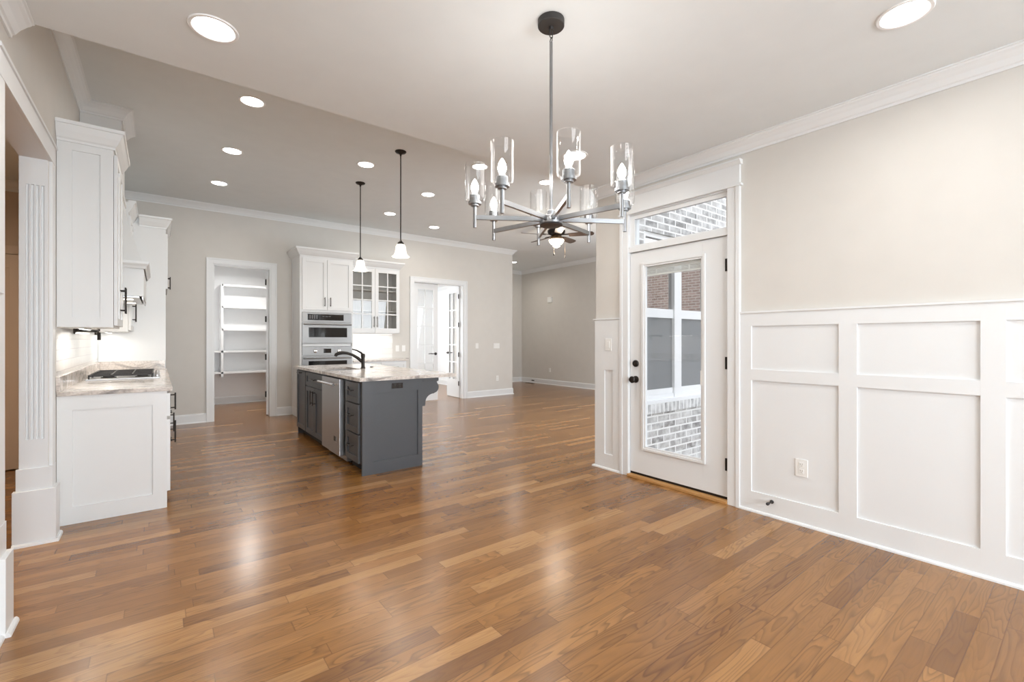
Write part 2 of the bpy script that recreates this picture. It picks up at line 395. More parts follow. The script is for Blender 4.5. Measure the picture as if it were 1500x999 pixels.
# ------------------------------------------------------------------ shell
struct(MB().prism([(-3.1, -3.55), (3.60, -3.55), (3.60, 2.95), (8.95, 2.95), (8.95, 12.1), (-3.1, 12.1)], lambda u, v, w: (u, v, w), -0.12, 0), 'floor', M_FLOOR)
struct(wall('x', XL - 0.13, XL, -3.4, YF, 0, 3.5, [(2.95, 4.09, 0, 2.415)]), 'wall_left', M_WALL)
struct(wall('y', YF, YF + 0.15, XL - 0.13, 6.57, 0, 3.5, [(0.667, 1.475, 0, 2.46), (4.054, 5.227, 0, 2.46)]), 'wall_back', M_WALL)
struct(MB().box(6.42, 6.57, YF + .15, YG, 0, 3.5), 'wall_return', M_WALL)
struct(MB().box(6.42, XG + .15, YG, YG + .15, 0, 3.5), 'wall_great_back', M_WALL)
struct(MB().box(XG, XG + .15, 2.95, YG, 0, 3.5), 'wall_great_right', M_WALL)
WH = [(4.03, 5.35, 0.62, 2.43), (6.46, 7.54, 0.62, 2.43)]
struct(wall('y', 3.03, 3.11, 3.64, XG, 0, 3.5, WH), 'wall_front', M_WALL)
struct(wall('y', 2.93, 3.03, 3.64, 9.2, -0.65, 3.7, [(4.03, 5.35, 0.53, 2.43), (6.46, 7.54, 0.53, 2.43)]), 'wall_porch', M_BRICK)
struct(wall('x', XR, XR + .15, -3.4, 3.11, 0, 3.5, [(1.745, 2.712, 0, 2.44)]), 'wall_right', M_WALL)
RW = [(-0.12 + 1.14 * i, 0.78 + 1.14 * i, 0.65, 2.35) for i in range(3)]
struct(wall('y', -3.55, -3.4, XL - .13, XR + .15, 0, 3.5, RW), 'wall_rear', M_WALL)
struct(MB().box(XL - .13, XR + .01, -3.4, YS, ZD, 3.5), 'ceiling', M_CEIL)
struct(MB().box(XL - .13, XG + .1, YS + .001, YF + .1, ZK, 3.5).box(6.5, XG + .1, YF + .1, YG + .1, ZK, 3.5), 'ceiling_kitchen', M_CEIL)
# hall behind the cased opening
struct(MB().box(-3.1, XL - .13, 6.52, 6.64, 0, 2.9), 'wall_hall_back', M_HALLWALL)
struct(MB().box(-3.1, -3.0, 1.4, 6.52, 0, 2.9), 'wall_hall_left', M_HALLWALL)
struct(MB().box(-3.1, XL - .13, 1.4, 1.5, 0, 2.9), 'wall_hall_front', M_HALLWALL)
struct(MB().box(-3.1, XL - .13, 1.4, 6.64, 2.82, 2.9), 'ceiling_hall', M_CEIL)
# pantry
struct(MB().box(0.2, 0.3, YF + .15, 10.65, 0, 2.8), 'wall_pantry_left', M_WHITE)
struct(MB().box(2.3, 2.4, YF + .15, 10.65, 0, 2.8), 'wall_pantry_right', M_WHITE)
struct(MB().box(0.2, 2.4, 10.65, 10.75, 0, 2.8), 'wall_pantry_back', M_WHITE)
struct(MB().box(0.2, 2.4, YF + .15, 10.75, 2.74, 2.82), 'ceiling_pantry', M_WHITE)
# study
struct(wall('x', 3.2, 3.3, YF + .15, 12.0, 0, 2.85, [(9.65, 11.15, 0.6, 2.35)]), 'wall_study_left', M_WHITE)
struct(MB().box(3.2, 6.57, 12.0, 12.1, 0, 2.85), 'wall_study_back', M_WHITE)
struct(MB().box(6.43, 6.57, YG + .15, 12.0, 0, 2.85), 'wall_study_right', M_WHITE)
struct(MB().box(3.2, 6.42, YF + .15, 12.1, 2.78, 2.86), 'ceiling_study', M_WHITE)

# crowns
struct(MB().sweep(crown_prof(ZD, .095), [(XR, -3.4), (XR, YS)], 1), 'trim_1', M_TRIM)
struct(MB().sweep(crown_prof(ZD, .095), [(XL, YS), (XL, -3.4)], 1), 'trim_2', M_TRIM)
HY0, HY1, HX = 5.47, 6.0, -0.27          # hood chimney box that the ceiling crown wraps
struct(MB().sweep(crown_prof(ZK), [(6.57, YG), (6.57, YF), (XL, YF), (XL, HY1), (HX, HY1), (HX, HY0), (XL, HY0), (XL, YS)], 1), 'trim_3', M_TRIM)
struct(MB().sweep(crown_prof(ZK), [(XG, 3.11), (XG, YG), (6.57, YG)], 1), 'trim_4', M_TRIM)
struct(MB().sweep(crown_prof(2.82), [(XL - .13, 6.52), (-3.0, 6.52)], 1), 'trim_5', M_TRIM)
struct(MB().sweep(crown_prof(2.78), [(6.42, 8.6), (6.42, 12.0), (3.3, 12.0), (3.3, 8.6)], 1), 'trim_6', M_TRIM)
# baseboards
struct(MB().sweep(BASE, [(0.579, YF), (0.06, YF)], 1), 'baseboard_back', M_TRIM)
struct(MB().sweep(BASE, [(1.80, YF), (1.563, YF)], 1), 'baseboard_pantry_side', M_TRIM)
struct(MB().sweep(BASE, [(6.57, YG), (6.57, YF), (5.317, YF)], 1), 'baseboard_return', M_TRIM)
struct(MB().sweep(BASE, [(XG, 3.11), (XG, YG), (6.57, YG)], 1), 'baseboard_great', M_TRIM)
struct(MB().sweep(BASE, [(2.3, 8.6), (2.3, 10.65), (0.3, 10.65), (0.3, 8.6)], 1), 'baseboard_pantry', M_TRIM)
struct(MB().sweep(BASE, [(6.42, 8.6), (6.42, 12.0), (3.3, 12.0), (3.3, 8.6)], 1), 'baseboard_study', M_TRIM)

# ------------------------------------------------------------------ wainscot, right wall
def wains(a_list, z_list_by_gap, ylo, yhi):
    mb = MB(); t0, t1 = 0.004, 0.016
    mb.wb('x', XR, -1, ylo, yhi, 0, 1.465, 0, t0)
    for a, b in a_list: mb.wb('x', XR, -1, a, b, 0, 1.465, t0, t1, 0.001)
    for (a, b), zs in z_list_by_gap:
        for z0, z1 in zs: mb.wb('x', XR, -1, a - .0005, b + .0005, z0, z1, t0, t1 - .0002)
    return mb
stiles = [(1.58, 1.662), (0.932, 1.03), (0.293, 0.387), (-0.345, -0.252), (-0.985, -0.892), (-1.625, -1.532), (-2.265, -2.172), (-2.905, -2.812)]
rails = [(0, 0.15), (0.972, 1.053), (1.373, 1.465)]
gaps = [(stiles[i + 1][1], stiles[i][0]) for i in range(len(stiles) - 1)]
w = wains(stiles, [(g, rails) for g in gaps], -3.4, 1.662)
struct(w, 'trim_7', M_TRIM)
w = wains([(2.79, 2.885), (2.988, 3.112)], [((2.885, 2.988), [(0, 0.15), (0.976, 1.465)])], 2.79, 3.112)
struct(w, 'trim_8', M_TRIM)
CAP = [(0, 1.463), (0.016, 1.463), (0.018, 1.468), (0.024, 1.470), (0.024, 1.482), (0, 1.482)]
SHOE = [(0.016, 0), (0.030, 0), (0.029, 0.010), (0.024, 0.017), (0.016, 0.019)]
struct(MB().sweep(CAP, [(XR, -3.4), (XR, 1.662)], 1).sweep(CAP, [(XR, 2.79), (XR, 3.11), (XR + .15, 3.11)], 1), 'trim_9', M_TRIM)
struct(MB().sweep(SHOE, [(XR, -3.4), (XR, 1.662)], 1).sweep(SHOE, [(XR, 2.79), (XR, 3.112), (XR + .15, 3.112)], 1), 'trim_10', M_TRIM)
struct(MB().sweep([(0, 0.02), (0.012, 0.02), (0.012, 0.15), (0, 0.15)], [(XR, 3.11), (XR + .15, 3.11)], 1), 'trim_11', M_TRIM)
# left wall of the dining area (only its end shows)
mb = MB().wb('x', XL, 1, -3.4, 2.86, 0, 1.465, 0, 0.006).sweep([(d, z) for d, z in CAP], [(XL, 2.90), (XL, -3.4)], 1)
mb.wb('x', XL, 1, -3.4, 2.85, 0, 0.19, 0.006, 0.018, 0.002)
mb.sweep([(0.018, 0), (0.034, 0), (0.032, 0.012), (0.024, 0.02), (0.018, 0.02)], [(XL, 2.85), (XL, -3.4)], 1)
struct(mb, 'trim_12', M_TRIM)

# ------------------------------------------------------------------ cased opening on the left wall
mb = MB()
mb.wb('x', XL, 1, 2.86, 4.185, 2.405, 2.515, 0, 0.018, 0.002)         # head casing
mb.wb('x', XL, 1, 2.84, 4.20, 2.515, 2.533, 0, 0.026, 0.002)
mb.wb('x', XL, 1, 2.86, 2.95, 0.335, 2.405, 0, 0.016, 0.002)          # near casing leg
mb.wb('x', XL, 1, 4.09, 4.185, 0.335, 2.405, 0, 0.016, 0.002)         # far casing leg
mb.box(XL - .13, XL, 2.95, 4.09, 2.405, 2.415)                        # soffit
struct(mb, 'trim_13', M_TRIM)
def jamb(f, nm):
    """far jamb: face board with four flutes between plain ends, on two plinth blocks"""
    mb = MB(); x0, x1 = XL - .13, XL - .004
    fl = [x0 + 0.036 + 0.0225 * i for i in range(4)]; hw = .0075
    mb.box(x0, x1, f - .006, f, 0, 2.405)
    edges = [x0] + [v for c in fl for v in (c - hw, c + hw)] + [x1]
    for i in range(0, len(edges), 2): mb.box(edges[i], edges[i + 1], f - .018, f - .006, 0.46, 2.405)
    for c in fl: mb.box(c - hw, c + hw, f - .018, f - .006, 2.24, 2.405); mb.box(c - hw, c + hw, f - .018, f - .006, 0.46, 0.65)
    mb.box(x0 - .012, XL + .018, f - .030, f, 0.335, 0.472, 0.002); mb.box(XL, XL + .018, f, f + .095, 0.335, 0.472, 0.002)
    mb.box(x0 - .026, XL + .036, f - .046, f, 0.0, 0.337, 0.003); mb.box(XL, XL + .036, f, f + .10, 0.0, 0.337, 0.003)
    mb.prism([(0, 0), (0.018, 0), (0.016, 0.012), (0.008, 0.02), (0, 0.02)], lambda u, v, w: (w, f - .046 - u, v), x0 - .026, XL + .052)
    mb.prism([(0, 0), (0.016, 0), (0.014, 0.012), (0.007, 0.02), (0, 0.02)], lambda u, v, w: (XL + .036 + u, w, v), f - .06, f + .10)
    return struct(mb, nm, M_TRIM)
jamb(4.09, 'trim_14')
mb = MB(); f = 2.95
mb.box(XL - .13, XL + .004, f, f + .018, 0, 2.405)
mb.box(XL, XL + .018, f - .095, f + .012, 0.335, 0.472, .002); mb.box(XL + .001, XL + .036, f - .10, f + .036, 0.0, 0.337, 0.003)
mb.prism([(0, 0), (0.016, 0), (0.014, 0.012), (0.007, 0.02), (0, 0.02)], lambda u, v, w: (XL + .036 + u, w, v), f - .10, f + .05)
struct(mb, 'trim_15', M_TRIM)
# hall door
hd = struct(MB().box(-1.86, -1.02, 6.495, 6.515, 0.01, 2.10), 'door_5', M_HALLDOOR)
mb = MB()
for z0, z1 in ((0.0, 0.20), (0.82, 1.02), (1.96, 2.10)): mb.wb('y', 6.495, -1, -1.86, -1.02, z0 + .01, z1, 0, .012, .004)
for a, b in ((-1.86, -1.73), (-1.50, -1.38), (-1.15, -1.02)): mb.wb('y', 6.495, -1, a, b, .012, 2.098, 0, .0125, .004)
for z0, z1 in ((0.27, 0.75), (1.09, 1.89)):
    for a, b in ((-1.68, -1.55), (-1.33, -1.20)): mb.wb('y', 6.495, -1, a, b, z0, z1, 0, .009, .006)
mb.build('raised_panels', M_HALLDOOR, hd)
mb = MB()
for a, b, z0, z1 in ((-1.95, -1.865, 0, 2.11), (-1.015, -0.93, 0, 2.11), (-1.95, -0.93, 2.11, 2.19)): mb.wb('y', 6.52, -1, a, b, z0, z1, 0, .018, .002)
struct(mb, 'trim_16', M_HALLDOOR)

# ------------------------------------------------------------------ exterior door with transom (right wall)
mb = MB(); f = XR
mb.wb('x', f, -1, 1.662, 1.757, 0, 2.44, 0, 0.022, 0.002); mb.wb('x', f, -1, 2.70, 2.79, 0, 2.44, 0, 0.022, 0.002)
mb.wb('x', f, -1, 1.662, 1.69, 0, 2.44, .022, 0.030, 0.002); mb.wb('x', f, -1, 2.762, 2.79, 0, 2.44, .022, 0.030, 0.002)
mb.wb('x', f, -1, 1.645, 2.807, 2.438, 2.455, 0, 0.036, 0.002)
mb.wb('x', f, -1, 1.662, 2.79, 2.455, 2.60, 0, 0.026, 0.001)
mb.sweep([(0, 2.60), (0.030, 2.60), (0.034, 2.608), (0.046, 2.622), (0.050, 2.624), (0.050, 2.638), (0, 2.638)], [(XR, 1.65), (XR, 2.802)], 1)
struct(mb, 'trim_17', M_TRIM)
mb = MB()
mb.box(3.49, 3.64, 1.745, 1.758, 0, 2.44); mb.box(3.49, 3.64, 2.698, 2.712, 0, 2.44); mb.box(3.49, 3.64, 1.758, 2.698, 2.428, 2.44)
mb.box(3.478, 3.62, 1.758, 2.698, 2.085, 2.135, 0.002)                   # mullion bar between door and transom
mb.box(3.555, 3.60, 1.758, 1.775, .04, 2.085); mb.box(3.555, 3.60, 2.68, 2.698, .04, 2.085)
struct(mb, 'trim_18', M_TRIM)
tr = struct(MB().box(3.50, 3.53, 1.758, 1.782, 2.135, 2.428).box(3.50, 3.53, 2.645, 2.698, 2.135, 2.428).box(3.50, 3.53, 1.782, 2.645, 2.135, 2.152).box(3.50, 3.53, 1.782, 2.645, 2.392, 2.428), 'window_1', M_TRIM)
MB().box(3.512, 3.518, 1.782, 2.645, 2.152, 2.392).build('pane', M_GLASS, tr)
d1 = MB()
d1.box(3.50, 3.545, 1.762, 1.97, .045, 2.08, .002); d1.box(3.50, 3.545, 2.54, 2.694, .045, 2.08, .002)
d1.box(3.50, 3.545, 1.97, 2.54, .045, .285); d1.box(3.50, 3.545, 1.97, 2.54, 1.95, 2.08)
d1 = struct(d1, 'door_1', M_TRIM)
fr = MB()
def rim(mb, y0, y1, z0, z1, w, d0, d1_, bev):
    mb.box(d0, d1_, y0, y0 + w, z0, z1, bev); mb.box(d0, d1_, y1 - w, y1, z0, z1, bev)
    mb.box(d0, d1_, y0 + w, y1 - w, z0, z0 + w, bev); mb.box(d0, d1_, y0 + w, y1 - w, z1 - w, z1, bev)
rim(fr, 1.949, 2.561, 0.263, 1.972, 0.022, 3.484, 3.502, .004); rim(fr, 1.965, 2.545, 0.279, 1.956, 0.022, 3.492, 3.510, .002)
lf = fr.build('lite_frame', M_TRIM, d1)
MB().box(3.514, 3.518, 1.985, 2.53, .295, 1.945).build('pane', M_GLASS, lf)
MB().box(3.536, 3.540, 1.985, 2.53, .295, 1.945).build('pane', M_GLASS, lf)
bl = MB()
bl.box(3.519, 3.535, 1.99, 2.525, 1.905, 1.944)
for i in range(5): bl.box(3.5195, 3.5345, 1.995, 2.52, 1.868 + i * .0072, 1.8715 + i * .0072)
bl.box(3.519, 3.535, 1.99, 2.525, 1.852, 1.866)
for yy in (2.10, 2.42): bl.box(3.5188, 3.5192, yy, yy + .012, 1.855, 1.93)
bl.build('raised_blind', M_BLIND, d1)
MB().box(3.486, 3.512, 1.972, 1.99, .90, 1.02, .003).build('blind_slider', M_PLATE, d1)
RY = Matrix.Rotation(-PI / 2, 3, 'Y')      # z axis -> -x (into the room)
kn = MB(); kn.lathe([(.032, 0), (.032, .006), (.026, .010), (.011, .014), (.011, .036), (.020, .040), (.030, .050), (.032, .060), (.026, .070), (.010, .074), (0, .074)], (3.50, 2.632, .905), 28, mat=RY)
kn.build('door_knob', M_BRONZE, d1)
kn = MB(); kn.lathe([(.032, 0), (.032, .010), (.027, .016), (.015, .018), (.015, .020), (0, .020)], (3.50, 2.632, 1.052), 28, mat=RY); kn.box(3.472, 3.482, 2.622, 2.642, 1.048, 1.056, .002)
kn.build('deadbolt', M_BRONZE, d1)
for z in (1.855, 1.09, 0.30):
    h = MB().tube([(3.489, 1.760, z - .05), (3.489, 1.760, z + .05)], .008); h.box(3.488, 3.499, 1.760, 1.785, z - .048, z + .048)
    h.build('hinge', M_BRONZE, d1)
single(MB().box(3.452, 3.60, 1.757, 2.70, 0.0, .024, .006), 'threshold', M_SILL, 'oak threshold under the white glazed exterior door', 'threshold')
struct(MB().box(3.545, 3.64, 1.758, 2.698, 0, .012).box(3.505, 3.56, 1.758, 2.698, .024, .043), 'trim_19', M_BRONZE)
# ------------------------------------------------------------------ porch outside
struct(MB().box(3.64, 12.2, -6.0, 2.93, -0.75, -0.62), 'floor_porch', M_CONC)
struct(MB().box(-20, 30, -40, -3.6, -0.75, -0.66), 'ground_lawn', M_GRASS)
struct(MB().box(12.0, 12.2, -6.0, 2.93, -0.65, 4.2), 'wall_neighbour', M_REDBRICK)
def house_window(x0, x1, z0, z1, nm):
    w = MB(); xm = (x0 + x1) / 2; zm = z0 + (z1 - z0) * .525
    for a, b in ((x0, x0 + .05), (xm - .07, xm + .07), (x1 - .05, x1)): w.box(a, b, 2.945, 3.02, z0, z1, .004)
    for a, b in ((x0 + .05, xm - .07), (xm + .07, x1 - .05)):
        w.box(a, b, 2.955, 3.02, z0, z0 + .05, .003); w.box(a, b, 2.955, 3.02, z1 - .05, z1, .003); w.box(a, b, 2.962, 3.02, zm - .055, zm + .045, .004)
        w.box(a, b, 2.968, 3.01, z0 + .05, z0 + .11, .003)
    w.box(x0 - .03, x1 + .03, 2.90, 2.965, z0 - .035, z0 + .005, .004)
    o = struct(w, nm, M_VINYL)
    for a, b in ((x0 + .05, xm - .07), (xm + .07, x1 - .05)):
        MB().box(a, b, 2.985, 2.991, zm + .045, z1 - .05).build('pane', M_LOWE, o)
        MB().box(a, b, 2.992, 2.998, z0 + .11, zm - .055).build('pane', M_LOWE, o)
        MB().box(a, b, 2.980, 2.982, z0 + .11, zm - .055).build('insect_screen', M_SCREENMIX, o)
    return o
M_SCREENMIX = glassmat('screen_mesh', (0.50, 0.51, 0.52), 0.0, 0.25, 0.6)
nt_ = M_SCREENMIX.node_tree; df = nt_.nodes.new('ShaderNodeBsdfDiffuse'); df.inputs['Color'].default_value = (0.36, 0.365, 0.37, 1)
mxs = [q for q in nt_.nodes if q.bl_idname == 'ShaderNodeMixShader'][0]
nt_.links.new(df.outputs[0], mxs.inputs[2]); [nt_.links.remove(l) for l in list(mxs.inputs[0].links)]; mxs.inputs[0].default_value = 0.62
house_window(4.03, 5.35, 0.62, 2.43, 'window_2'); house_window(6.46, 7.54, 0.62, 2.43, 'window_3')  # the second window is an unseen addition, put in for daylight
struct(MB().box(3.93, 5.45, 2.90, 2.95, .485, .585, .004), 'trim_20', M_BRICKROW)
struct(MB().box(6.36, 7.64, 2.90, 2.95, .485, .585, .004), 'trim_21', M_BRICKROW)
# rear windows of the dining area
for i, (a, b, z0, z1) in enumerate(RW):
    m_ = MB(); xm = (a + b) / 2; zm = (z0 + z1) / 2
    for p, q in ((a, a + .045), (b - .045, b)): m_.box(p, q, -3.52, -3.43, z0, z1)
    for p, q in ((z0, z0 + .05), (z1 - .05, z1), (zm - .03, zm + .03)): m_.box(a + .045, b - .045, -3.515, -3.435, p, q)
    for p, q, r, s in ((a - .09, a, z0 - .09, z1 + .1), (b, b + .09, z0 - .09, z1 + .1), (a, b, z1, z1 + .1), (a, b, z0 - .09, z0)): m_.box(p, q, -3.40, -3.382, r, s)
    o = struct(m_, 'window_%d' % (4 + i), M_TRIM)
    MB().box(a + .045, b - .045, -3.48, -3.474, z0 + .05, z1 - .05).build('pane', M_GLASS, o)
m_ = MB()
for p, q in ((9.65, 9.71), (10.37, 10.43), (11.09, 11.15)): m_.box(3.21, 3.29, p, q, .6, 2.35)
for p, q in ((.6, .66), (1.45, 1.5), (2.29, 2.35)): m_.box(3.215, 3.285, 9.71, 11.09, p, q)
o = struct(m_, 'window_7', M_TRIM); MB().box(3.245, 3.251, 9.71, 11.09, .66, 2.29).build('pane', M_GLASS, o)

# ------------------------------------------------------------------ pantry opening, door and shelves
def casing(x0, x1, zt, nm, w=0.088):
    m_ = MB(); f = YF
    for a, b in ((x0 - w, x0), (x1, x1 + w)): m_.wb('y', f, -1, a, b, 0, zt + w, 0, .018, .002)
    m_.wb('y', f, -1, x0, x1, zt, zt + w, 0, .018, .002)
    for a, b in ((x0 - w, x0 - w + .022), (x1 + w - .022, x1 + w)): m_.wb('y', f, -1, a, b, 0, zt + w, .018, .026, .002)
    m_.wb('y', f, -1, x0 - w + .022, x1 + w - .022, zt + w - .022, zt + w, .018, .0255, .002)
    m_.box(x0, x0 + .018, f - .002, f + .152, 0, zt); m_.box(x1 - .018, x1, f - .002, f + .152, 0, zt); m_.box(x0 + .018, x1 - .018, f - .002, f + .152, zt - .018, zt)
    return struct(m_, nm, M_TRIM)
casing(0.667, 1.475, 2.46, 'trim_22'); casing(4.054, 5.227, 2.46, 'trim_23')
def swung(o, hinge, ang): o.location = (hinge[0], hinge[1], 0); o.rotation_euler = (0, 0, ang); return o
def hinge_at(o, x, y, zs):
    for z in zs:
        MB().tube([(x, y, z - .05), (x, y, z + .05)], .012).box(x - .018, x + .018, y - .004, y + .004, z - .048, z + .048).build('hinge', M_BRONZE, o)
# pantry door, swung open into the pantry against the right side (local +x runs along the leaf)
pd = MB()
for a, b in ((0, .11), (.65, .76)): pd.box(a, b, -.02, .02, .015, 2.43, .002)
for z0, z1 in ((.015, .22), (1.0, 1.12), (2.31, 2.43)): pd.box(.11, .65, -.02, .02, z0, z1)
pd.box(.11, .65, -.011, .011, .22, 1.0).box(.11, .65, -.011, .011, 1.12, 2.31)
pd = struct(pd, 'door_4', M_TRIM)
hinge_at(pd, -.004, .026, (2.24, 1.62, .985, .36))
swung(pd, (1.447, 8.572), math.radians(80.0))
# pantry shelving
ps = thing('pantry_shelving', 'white built-in shelving on the back wall of the pantry', 'shelf unit', (1.5, 10.5, 0))
for i, z in enumerate((0.64, 1.05, 1.475, 1.915, 2.335)):
    x0 = 0.302 if i < 2 else 0.96
    m_ = MB().box(x0, 2.298, 10.34, 10.648, z - .012, z + .012).box(x0, 2.298, 10.335, 10.355, z - .022, z + .014)
    m_.build('shelf', M_WHITE, ps)
MB().box(.945, .985, 10.335, 10.648, .56, 2.35, .002).build('divider', M_WHITE, ps)
ps2 = thing('pantry_side_shelving', 'white shelves running along the left wall of the pantry', 'shelf unit', (.42, 9.5, 0))
for z in (0.64, 1.05): MB().box(.302, .62, 8.75, 10.33, z - .012, z + .012).box(.60, .62, 8.75, 10.33, z - .022, z + .014).build('shelf', M_WHITE, ps2)
# ------------------------------------------------------------------ french doors
def leaf(nm, mirror=False):
    W_, Z0, Z1 = .578, .012, 2.435; m_ = MB(); st = .105
    m_.box(0, st, -.02, .02, Z0, Z1, .002); m_.box(W_ - st, W_, -.02, .02, Z0, Z1, .002)
    m_.box(st, W_ - st, -.02, .02, Z0, .40); m_.box(st, W_ - st, -.02, .02, Z1 - .12, Z1)
    zs = [.40 + (Z1 - .12 - .40) * i / 5 for i in range(6)]
    for z in zs[1:-1]: m_.box(st, W_ - st, -.016, .016, z - .014, z + .014, .002)
    m_.box(W_ / 2 - .011, W_ / 2 + .011, -.0155, .0155, .40, Z1 - .12, .002)
    o = struct(m_, nm, M_TRIM)
    for i in range(5):
        for a, b in ((st, W_ / 2 - .011), (W_ / 2 + .011, W_ - st)):
            MB().box(a, b, -.003, .003, zs[i] + (.014 if i else 0), zs[i + 1] - (.014 if i < 4 else 0)).build('pane', M_GLASS, o)
    hx = W_ - .055
    for s in (-1, 1):
        hn = MB(); R_ = Matrix.Rotation(PI / 2 * s, 3, 'X')
        hn.lathe([(.030, .02), (.030, .028), (.012, .030), (.012, .06), (0, .062)], (hx, 0, .98), 20, mat=Matrix.Rotation(-PI / 2 * s, 3, 'X'))
        hn.tube([(hx, s * .056, .98), (hx - .05, s * .058, .985), (hx - .12, s * .056, .98)], [.010, .008, .007])
        hn.build('lever_handle', M_BRONZE, o)
    hinge_at(o, -.004, .024, (2.22, 1.60, .95, .32))
    return o
l1 = leaf('door_2'); swung(l1, (4.078, 8.545), math.radians(3.0))
l2 = leaf('door_3', True); swung(l2, (5.200, 8.572), math.radians(86.5))

# ------------------------------------------------------------------ left run of white cabinets
CL = XL + .002; F0 = 0.05                                   # cabinet front plane
def cab_fronts(root, ax, face, dr, items, mat, hm=None):
    """items: (kind, a0, a1, z0, z1, handle) handle=(a, z, length, vertical)"""
    for kind, a0, a1, z0, z1, h in items:
        o = shaker(ax, face, dr, a0, a1, z0, z1, rail=min(.055, (z1 - z0) * .28)).build(kind, mat, root)
        if h: pull(ax, face + dr * .02, dr, *h).build('handle', hm or M_BRONZE, o)
def base_unit(nm, label, y0, y1, fronts, end=False):
    r = thing(nm, label, 'cabinet', (-.25, (y0 + y1) / 2, 0))
    m_ = MB()
    if end:
        m_.box(CL, F0, y0 + .018, y1, .10, .884); m_.box(CL, F0 - .06, y0 + .018, y1, 0, .10)
    else:
        m_.box(CL, F0, y0, y1, .10, .884); m_.box(CL, F0 - .07, y0, y1, 0, .10)
    m_.build('body', M_CAB, r)
    if end:
        e = MB()
        e.box(CL, -.47, y0, y0 + .018, 0, .884); e.box(-.035, F0, y0, y0 + .018, 0, .884)
        e.box(-.47, -.035, y0, y0 + .018, 0, .115); e.box(-.47, -.035, y0, y0 + .018, .785, .884)
        e.box(-.472, -.033, y0 + .013, y0 + .018, .113, .787)
        e.build('end_panel', M_CAB, r)
    cab_fronts(r, 'x', F0, 1, fronts, M_CAB)
    return r
base_unit('base_cabinet', 'white base cabinet with framed end panel nearest the cased opening', 4.336, 5.25,
          [('drawer', 4.345, 5.24, .69, .865, (4.41, .795, .13, True)), ('door', 4.345, 4.79, .123, .665, (4.41, .56, .17, True)), ('door', 4.80, 5.24, .123, .665, (4.845, .57, .16, True))], True)
base_unit('cooktop_cabinet', 'white drawer base cabinet underneath the gas cooktop', 5.252, 6.35,
          [('drawer', 5.262, 6.34, .69, .865, (5.8, .78, .2, False)), ('drawer', 5.262, 6.34, .41, .675, (5.8, .54, .2, False)), ('drawer', 5.262, 6.34, .123, .395, (5.8, .26, .2, False))])
base_unit('base_cabinet', 'white base cabinet between the cooktop drawers and the tall fridge panel', 6.352, 7.028,
          [('drawer', 6.362, 7.02, .69, .865, (6.69, .78, .16, False)), ('door', 6.362, 7.02, .123, .665, (6.42, .57, .16, True))])
single(MB().box(CL + .001, .082, 4.318, 7.028, .885, .916, .004).box(-.5495, -.53, 4.318, 7.028, .916, 1.02, .003).box(-.53, .062, 7.006, 7.028, .916, 1.02, .003), 'countertop', M_STONE,
       'veined stone countertop with low upstand on the white cabinets at left', 'countertop')
struct(MB().box(XL, XL + .001, 4.336, 7.028, 1.021, 1.359).box(XL, XL + .001, 4.975, 6.325, 1.359, 1.66), 'trim_24', M_TILEL)
# cooktop
ck = thing('gas_cooktop', 'stainless gas cooktop with dark grates set in the left countertop', 'cooktop', (-.25, 5.81, .916))
MB().box(-.50, .01, 5.35, 6.27, .917, .926, .003).build('tray', M_STEEL, ck)
for i, (bx_, by_) in enumerate(((-.36, 5.53), (-.12, 5.53), (-.25, 5.81), (-.36, 6.09), (-.12, 6.09))):
    MB().lathe([(.055, .926), (.055, .932), (.040, .935), (.040, .944), (.030, .948), (0, .948)], (bx_, by_, 0), 24).build('burner', M_IRON, ck)
for i in range(3):
    y0 = 5.37 + i * .296; y1 = y0 + .288; g = MB()
    for x in (-.48, -.335, -.19, -.045): g.box(x - .006, x + .006, y0, y1, .950, .962, .002)
    for y in (y0, (y0 + y1) / 2 - .006, y1 - .012): g.box(-.486, -.039, y, y + .012, .949, .961, .002)
    for x in (-.48, -.05):
        for y in (y0, y1 - .012): g.box(x - .006, x + .006, y, y + .012, .926, .95)
    g.build('grate', M_IRON, ck)
for i in range(5): MB().lathe([(.016, .926), (.016, .944), (.013, .950), (0, .950)], (-.012, 5.50 + .155 * i, 0), 18).build('knob', M_STEEL, ck)
# pot filler
pf = thing('pot_filler', 'bronze folding pot filler tap on the tiled wall above the cooktop', 'tap', (-.54, 5.13, 1.35))
MB().lathe([(.034, 0), (.034, .008), (.016, .014), (.016, .05), (0, .05)], (XL + .003, 5.13, 1.352), 20, mat=Matrix.Rotation(PI / 2, 3, 'Y')).build('wall_flange', M_BRONZE, pf)
MB().tube([(-.50, 5.13, 1.352), (-.485, 5.16, 1.353), (-.435, 5.50, 1.353)], .016).tube([(-.435, 5.50, 1.315), (-.435, 5.50, 1.372)], .019).build('arm', M_BRONZE, pf)
MB().tube([(-.435, 5.50, 1.335), (-.41, 5.30, 1.335), (-.405, 5.26, 1.328), (-.404, 5.25, 1.27)], .012).build('spout', M_BRONZE, pf)
